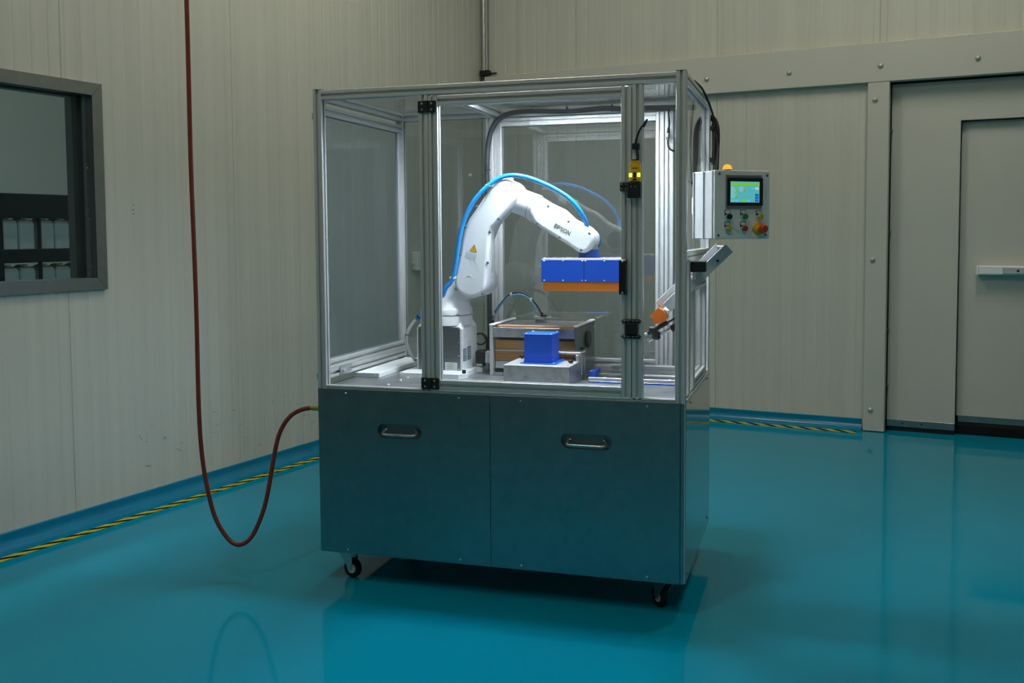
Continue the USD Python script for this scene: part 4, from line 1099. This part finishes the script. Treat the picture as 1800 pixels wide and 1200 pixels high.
for (u, v) in ((1263, 306), (1348.5, 307.5), (1262, 413), (1346.5, 412.5)):
    part(op, 'screw', pscrew(u, v), 'bezel')
hm_ = part(op, 'display', pm(bx(U_(1273.5), U_(1338.5), -.006, -.0003, V_(366), V_(307), .002)), 'bezel')
part(hm_, 'bezel', pm(bx(U_(1275), U_(1339), -.0075, -.006, V_(361), V_(312.5), .001)), 'black', smooth=False)


def on_screen(name, u0, u1, v0, v1, m, dep=.0004):
    part(hm_, name, pm(bx(U_(u0), U_(u1), -.0078 - dep, -.0076, V_(v1), V_(v0))), m, smooth=False)


on_screen('screen', 1280.5, 1332.5, 319, 355.5, 'screen', .0)
on_screen('header_bar', 1281, 1332.5, 321.5, 326, 'screen_green')
for k in range(7):
    on_screen('text_line', 1281.5, 1287.5 + (k % 3), 328.8 + k * 2.9, 329.8 + k * 2.9, 'screen_white')
    on_screen('status_dot', 1290, 1292.2, 328.5 + k * 2.9, 330.3 + k * 2.9, 'screen_green' if k < 6 else 'screen_red')
for k in range(3):
    on_screen('text_line', 1296, 1303, 328.8 + k * 2.9, 329.8 + k * 2.9, 'screen_white')
    on_screen('status_dot', 1304, 1306.2, 328.5 + k * 2.9, 330.3 + k * 2.9, 'screen_green' if k < 2 else 'screen_red')
on_screen('key', 1317.5, 1322, 329, 333, 'screen_cyan'); on_screen('key', 1324.5, 1331, 329, 333, 'screen_white')
for k in range(3): on_screen('key', 1324.5, 1331, 340.2 + k * 4.9, 344.6 + k * 4.9, 'screen_blue')
for (u0, u1, m_) in ((1281.5, 1287.5, 'screen_cyan'), (1289, 1295.5, 'screen_cyan'), (1301, 1308, 'screen_green'), (1309.5, 1316, 'screen_cyan')):
    on_screen('key', u0, u1, 350.5, 354.2, m_)
part(op, 'maker_plate', pm(bx(U_(1275.5), U_(1290), -.0012, -.0003, V_(310.5), V_(308.2))), 'ink', smooth=False)


def button(u, v, m_, label):
    b = part(op, 'push_button', pm(lathe([(0, 0), (.0125, 0), (.0125, .008), (.0105, .010), (0, .010)], (U_(u), -.0005, V_(v)), (0, -1, 0), 24)), 'chrome', label=label)
    part(b, 'button_cap', pm(lathe([(0, 0), (.0095, 0), (.0095, .006), (.0085, .008), (0, .0085)], (U_(u), -.0105, V_(v)), (0, -1, 0), 24)), m_)
    part(b, 'legend_holder', pm(bx(U_(u) - .0125, U_(u) + .0115, -.0022, -.0002, V_(v) - .004, V_(v) + .0235, .001)), 'black', smooth=False)
    part(b, 'legend', pm(bx(U_(u) - .0105, U_(u) + .0085, -.0030, -.0022, V_(v) + .0125, V_(v) + .0215)), 'label_white', smooth=False)


for (u, v, m_, w_) in ((1277.8, 380.3, 'black', 'black'), (1305.8, 380.3, 'green', 'green'), (1333.8, 380.6, 'amber_button', 'amber'), (1277.6, 401, 'amber_button', 'yellow'), (1305.6, 401, 'red', 'red')):
    button(u, v, m_, f'{w_} push button')
eu, ev = 1332.5, 401.5
es = part(op, 'stop_button', pm(lathe([(0, 0), (.023, 0), (.023, .002), (.020, .006), (.012, .008), (.012, .018), (0, .018)], (U_(eu), -.0005, V_(ev)), (0, -1, 0), 32)), 'yellow', label='emergency stop with yellow collar and red mushroom head')
part(es, 'mushroom_head', pm(lathe([(0, 0), (.010, 0), (.0145, .004), (.0165, .010), (.0160, .018), (.012, .024), (0, .026)], (U_(eu), -.018, V_(ev)), (0, -1, 0), 32)), 'estop_red')
for (dx, dz) in ((-.017, .006), (-.014, .012), (0, -.019), (.006, -.018)):
    part(es, 'print_mark', pm(bx(U_(eu) + dx - .002, U_(eu) + dx + .002, -.0045, -.003, V_(ev) + dz - .002, V_(ev) + dz + .002)), 'ink', smooth=False)
bu = U_(1293.5)
bk = part(op, 'beacon_base', pm(cyl((bu, .055, PHT - .001), (bu, .055, PHT + .006), .0150, n=24)), 'black')
part(bk, 'beacon_lens', pm(lathe([(0, 0), (.0165, 0), (.0165, .004), (.0145, .011), (.009, .0165), (0, .019)], (bu, .055, PHT + .006), (0, 0, 1), 28)), 'beacon', label='glowing amber beacon')

# cables on the right rear post
cb = thing('cable_bundle', 'thick black cable bundle hooped over the rear right post into the panel', 'cable bundle', (1.41, .75, 1.6))
part(cb, 'front_loop', tube([(1.352, .62, 1.54), (1.350, .66, 1.60), (1.348, .74, 1.70), (1.350, .765, 1.77), (1.372, .80, 1.815), (1.405, .835, 1.815), (1.424, .82, 1.77), (1.426, .80, 1.70), (1.425, .78, 1.60), (1.424, .70, 1.54)], .012, 90, 12), 'rubber')
part(cb, 'cable', tube([(1.415, .785, 1.62), (1.417, .79, 1.72), (1.413, .80, 1.79)], .009, 30, 10), 'rubber')
for z in (1.77, 1.64):
    part(cb, 'cable_clip', bx(1.400, 1.416, .775, .805, z - .009, z + .009, .002), 'black')
cg = thing('hanging_cable', 'thin black cable looping outside the top right corner down to the panel', 'cable', (1.42, .6, 1.8))
part(cg, 'cable', tube([(1.392, .30, ZTOP + .006), (1.397, .42, ZTOP + .006), (1.403, .53, ZTOP - .006), (1.418, .62, 1.835), (1.430, .68, 1.775), (1.440, .72, 1.68), (1.436, .70, 1.60), (1.43, .60, 1.545)], .0042, 70, 10), 'rubber')
part(cg, 'inner_strand', tube([(1.343, .60, 1.80), (1.343, .60, 1.70), (1.345, .58, 1.62), (1.352, .55, 1.55)], .0032, 40, 8), 'rubber')

# ------------------------------------------------------------------ red compressed-air hose on the left
rh = thing('red_air_hose', 'dark red air hose hanging in a loop to the left of the machine', 'hose', (-.45, -.1, .14))
HP2 = [(-.474, -.1, ZC - .02), (-.472, -.1, 3.6), (-.470, -.1, 2.8), (-.470, -.1, 2.36), (-.469, -.1, 2.233), (-.469, -.1, 1.914), (-.469, -.1, 1.591), (-.464, -.1, 1.264), (-.462, -.1, .979), (-.463, -.1, .713), (-.457, -.095, .488), (-.437, -.09, .342), (-.413, -.085, .246), (-.382, -.08, .186), (-.345, -.075, .146), (-.313, -.07, .139), (-.280, -.057, .158), (-.252, -.044, .208), (-.225, -.031, .286), (-.204, -.019, .397), (-.192, -.006, .485), (-.178, .007, .561), (-.154, .02, .614), (-.120, .027, .648), (-.078, .033, .666), (-.050, .04, .670)]
part(rh, 'hose', tube(HP2, .0085, 220, 14), 'red_hose')
part(rh, 'ferrule', cyl((-.052, .04, .670), (-.022, .04, .670), .0098, n=20, bev=.001), 'brass')
part(rh, 'coupling', cat(cyl((-.022, .04, .670), (-.014, .04, .670), .0115, n=6), cyl((-.014, .04, .670), (-.0021, .04, .670), .008, n=20)), 'brass')
part(rh, 'ceiling_hook', cyl((-.474, -.1, ZC), (-.474, -.1, ZC - .05), .016, n=16), 'zinc')
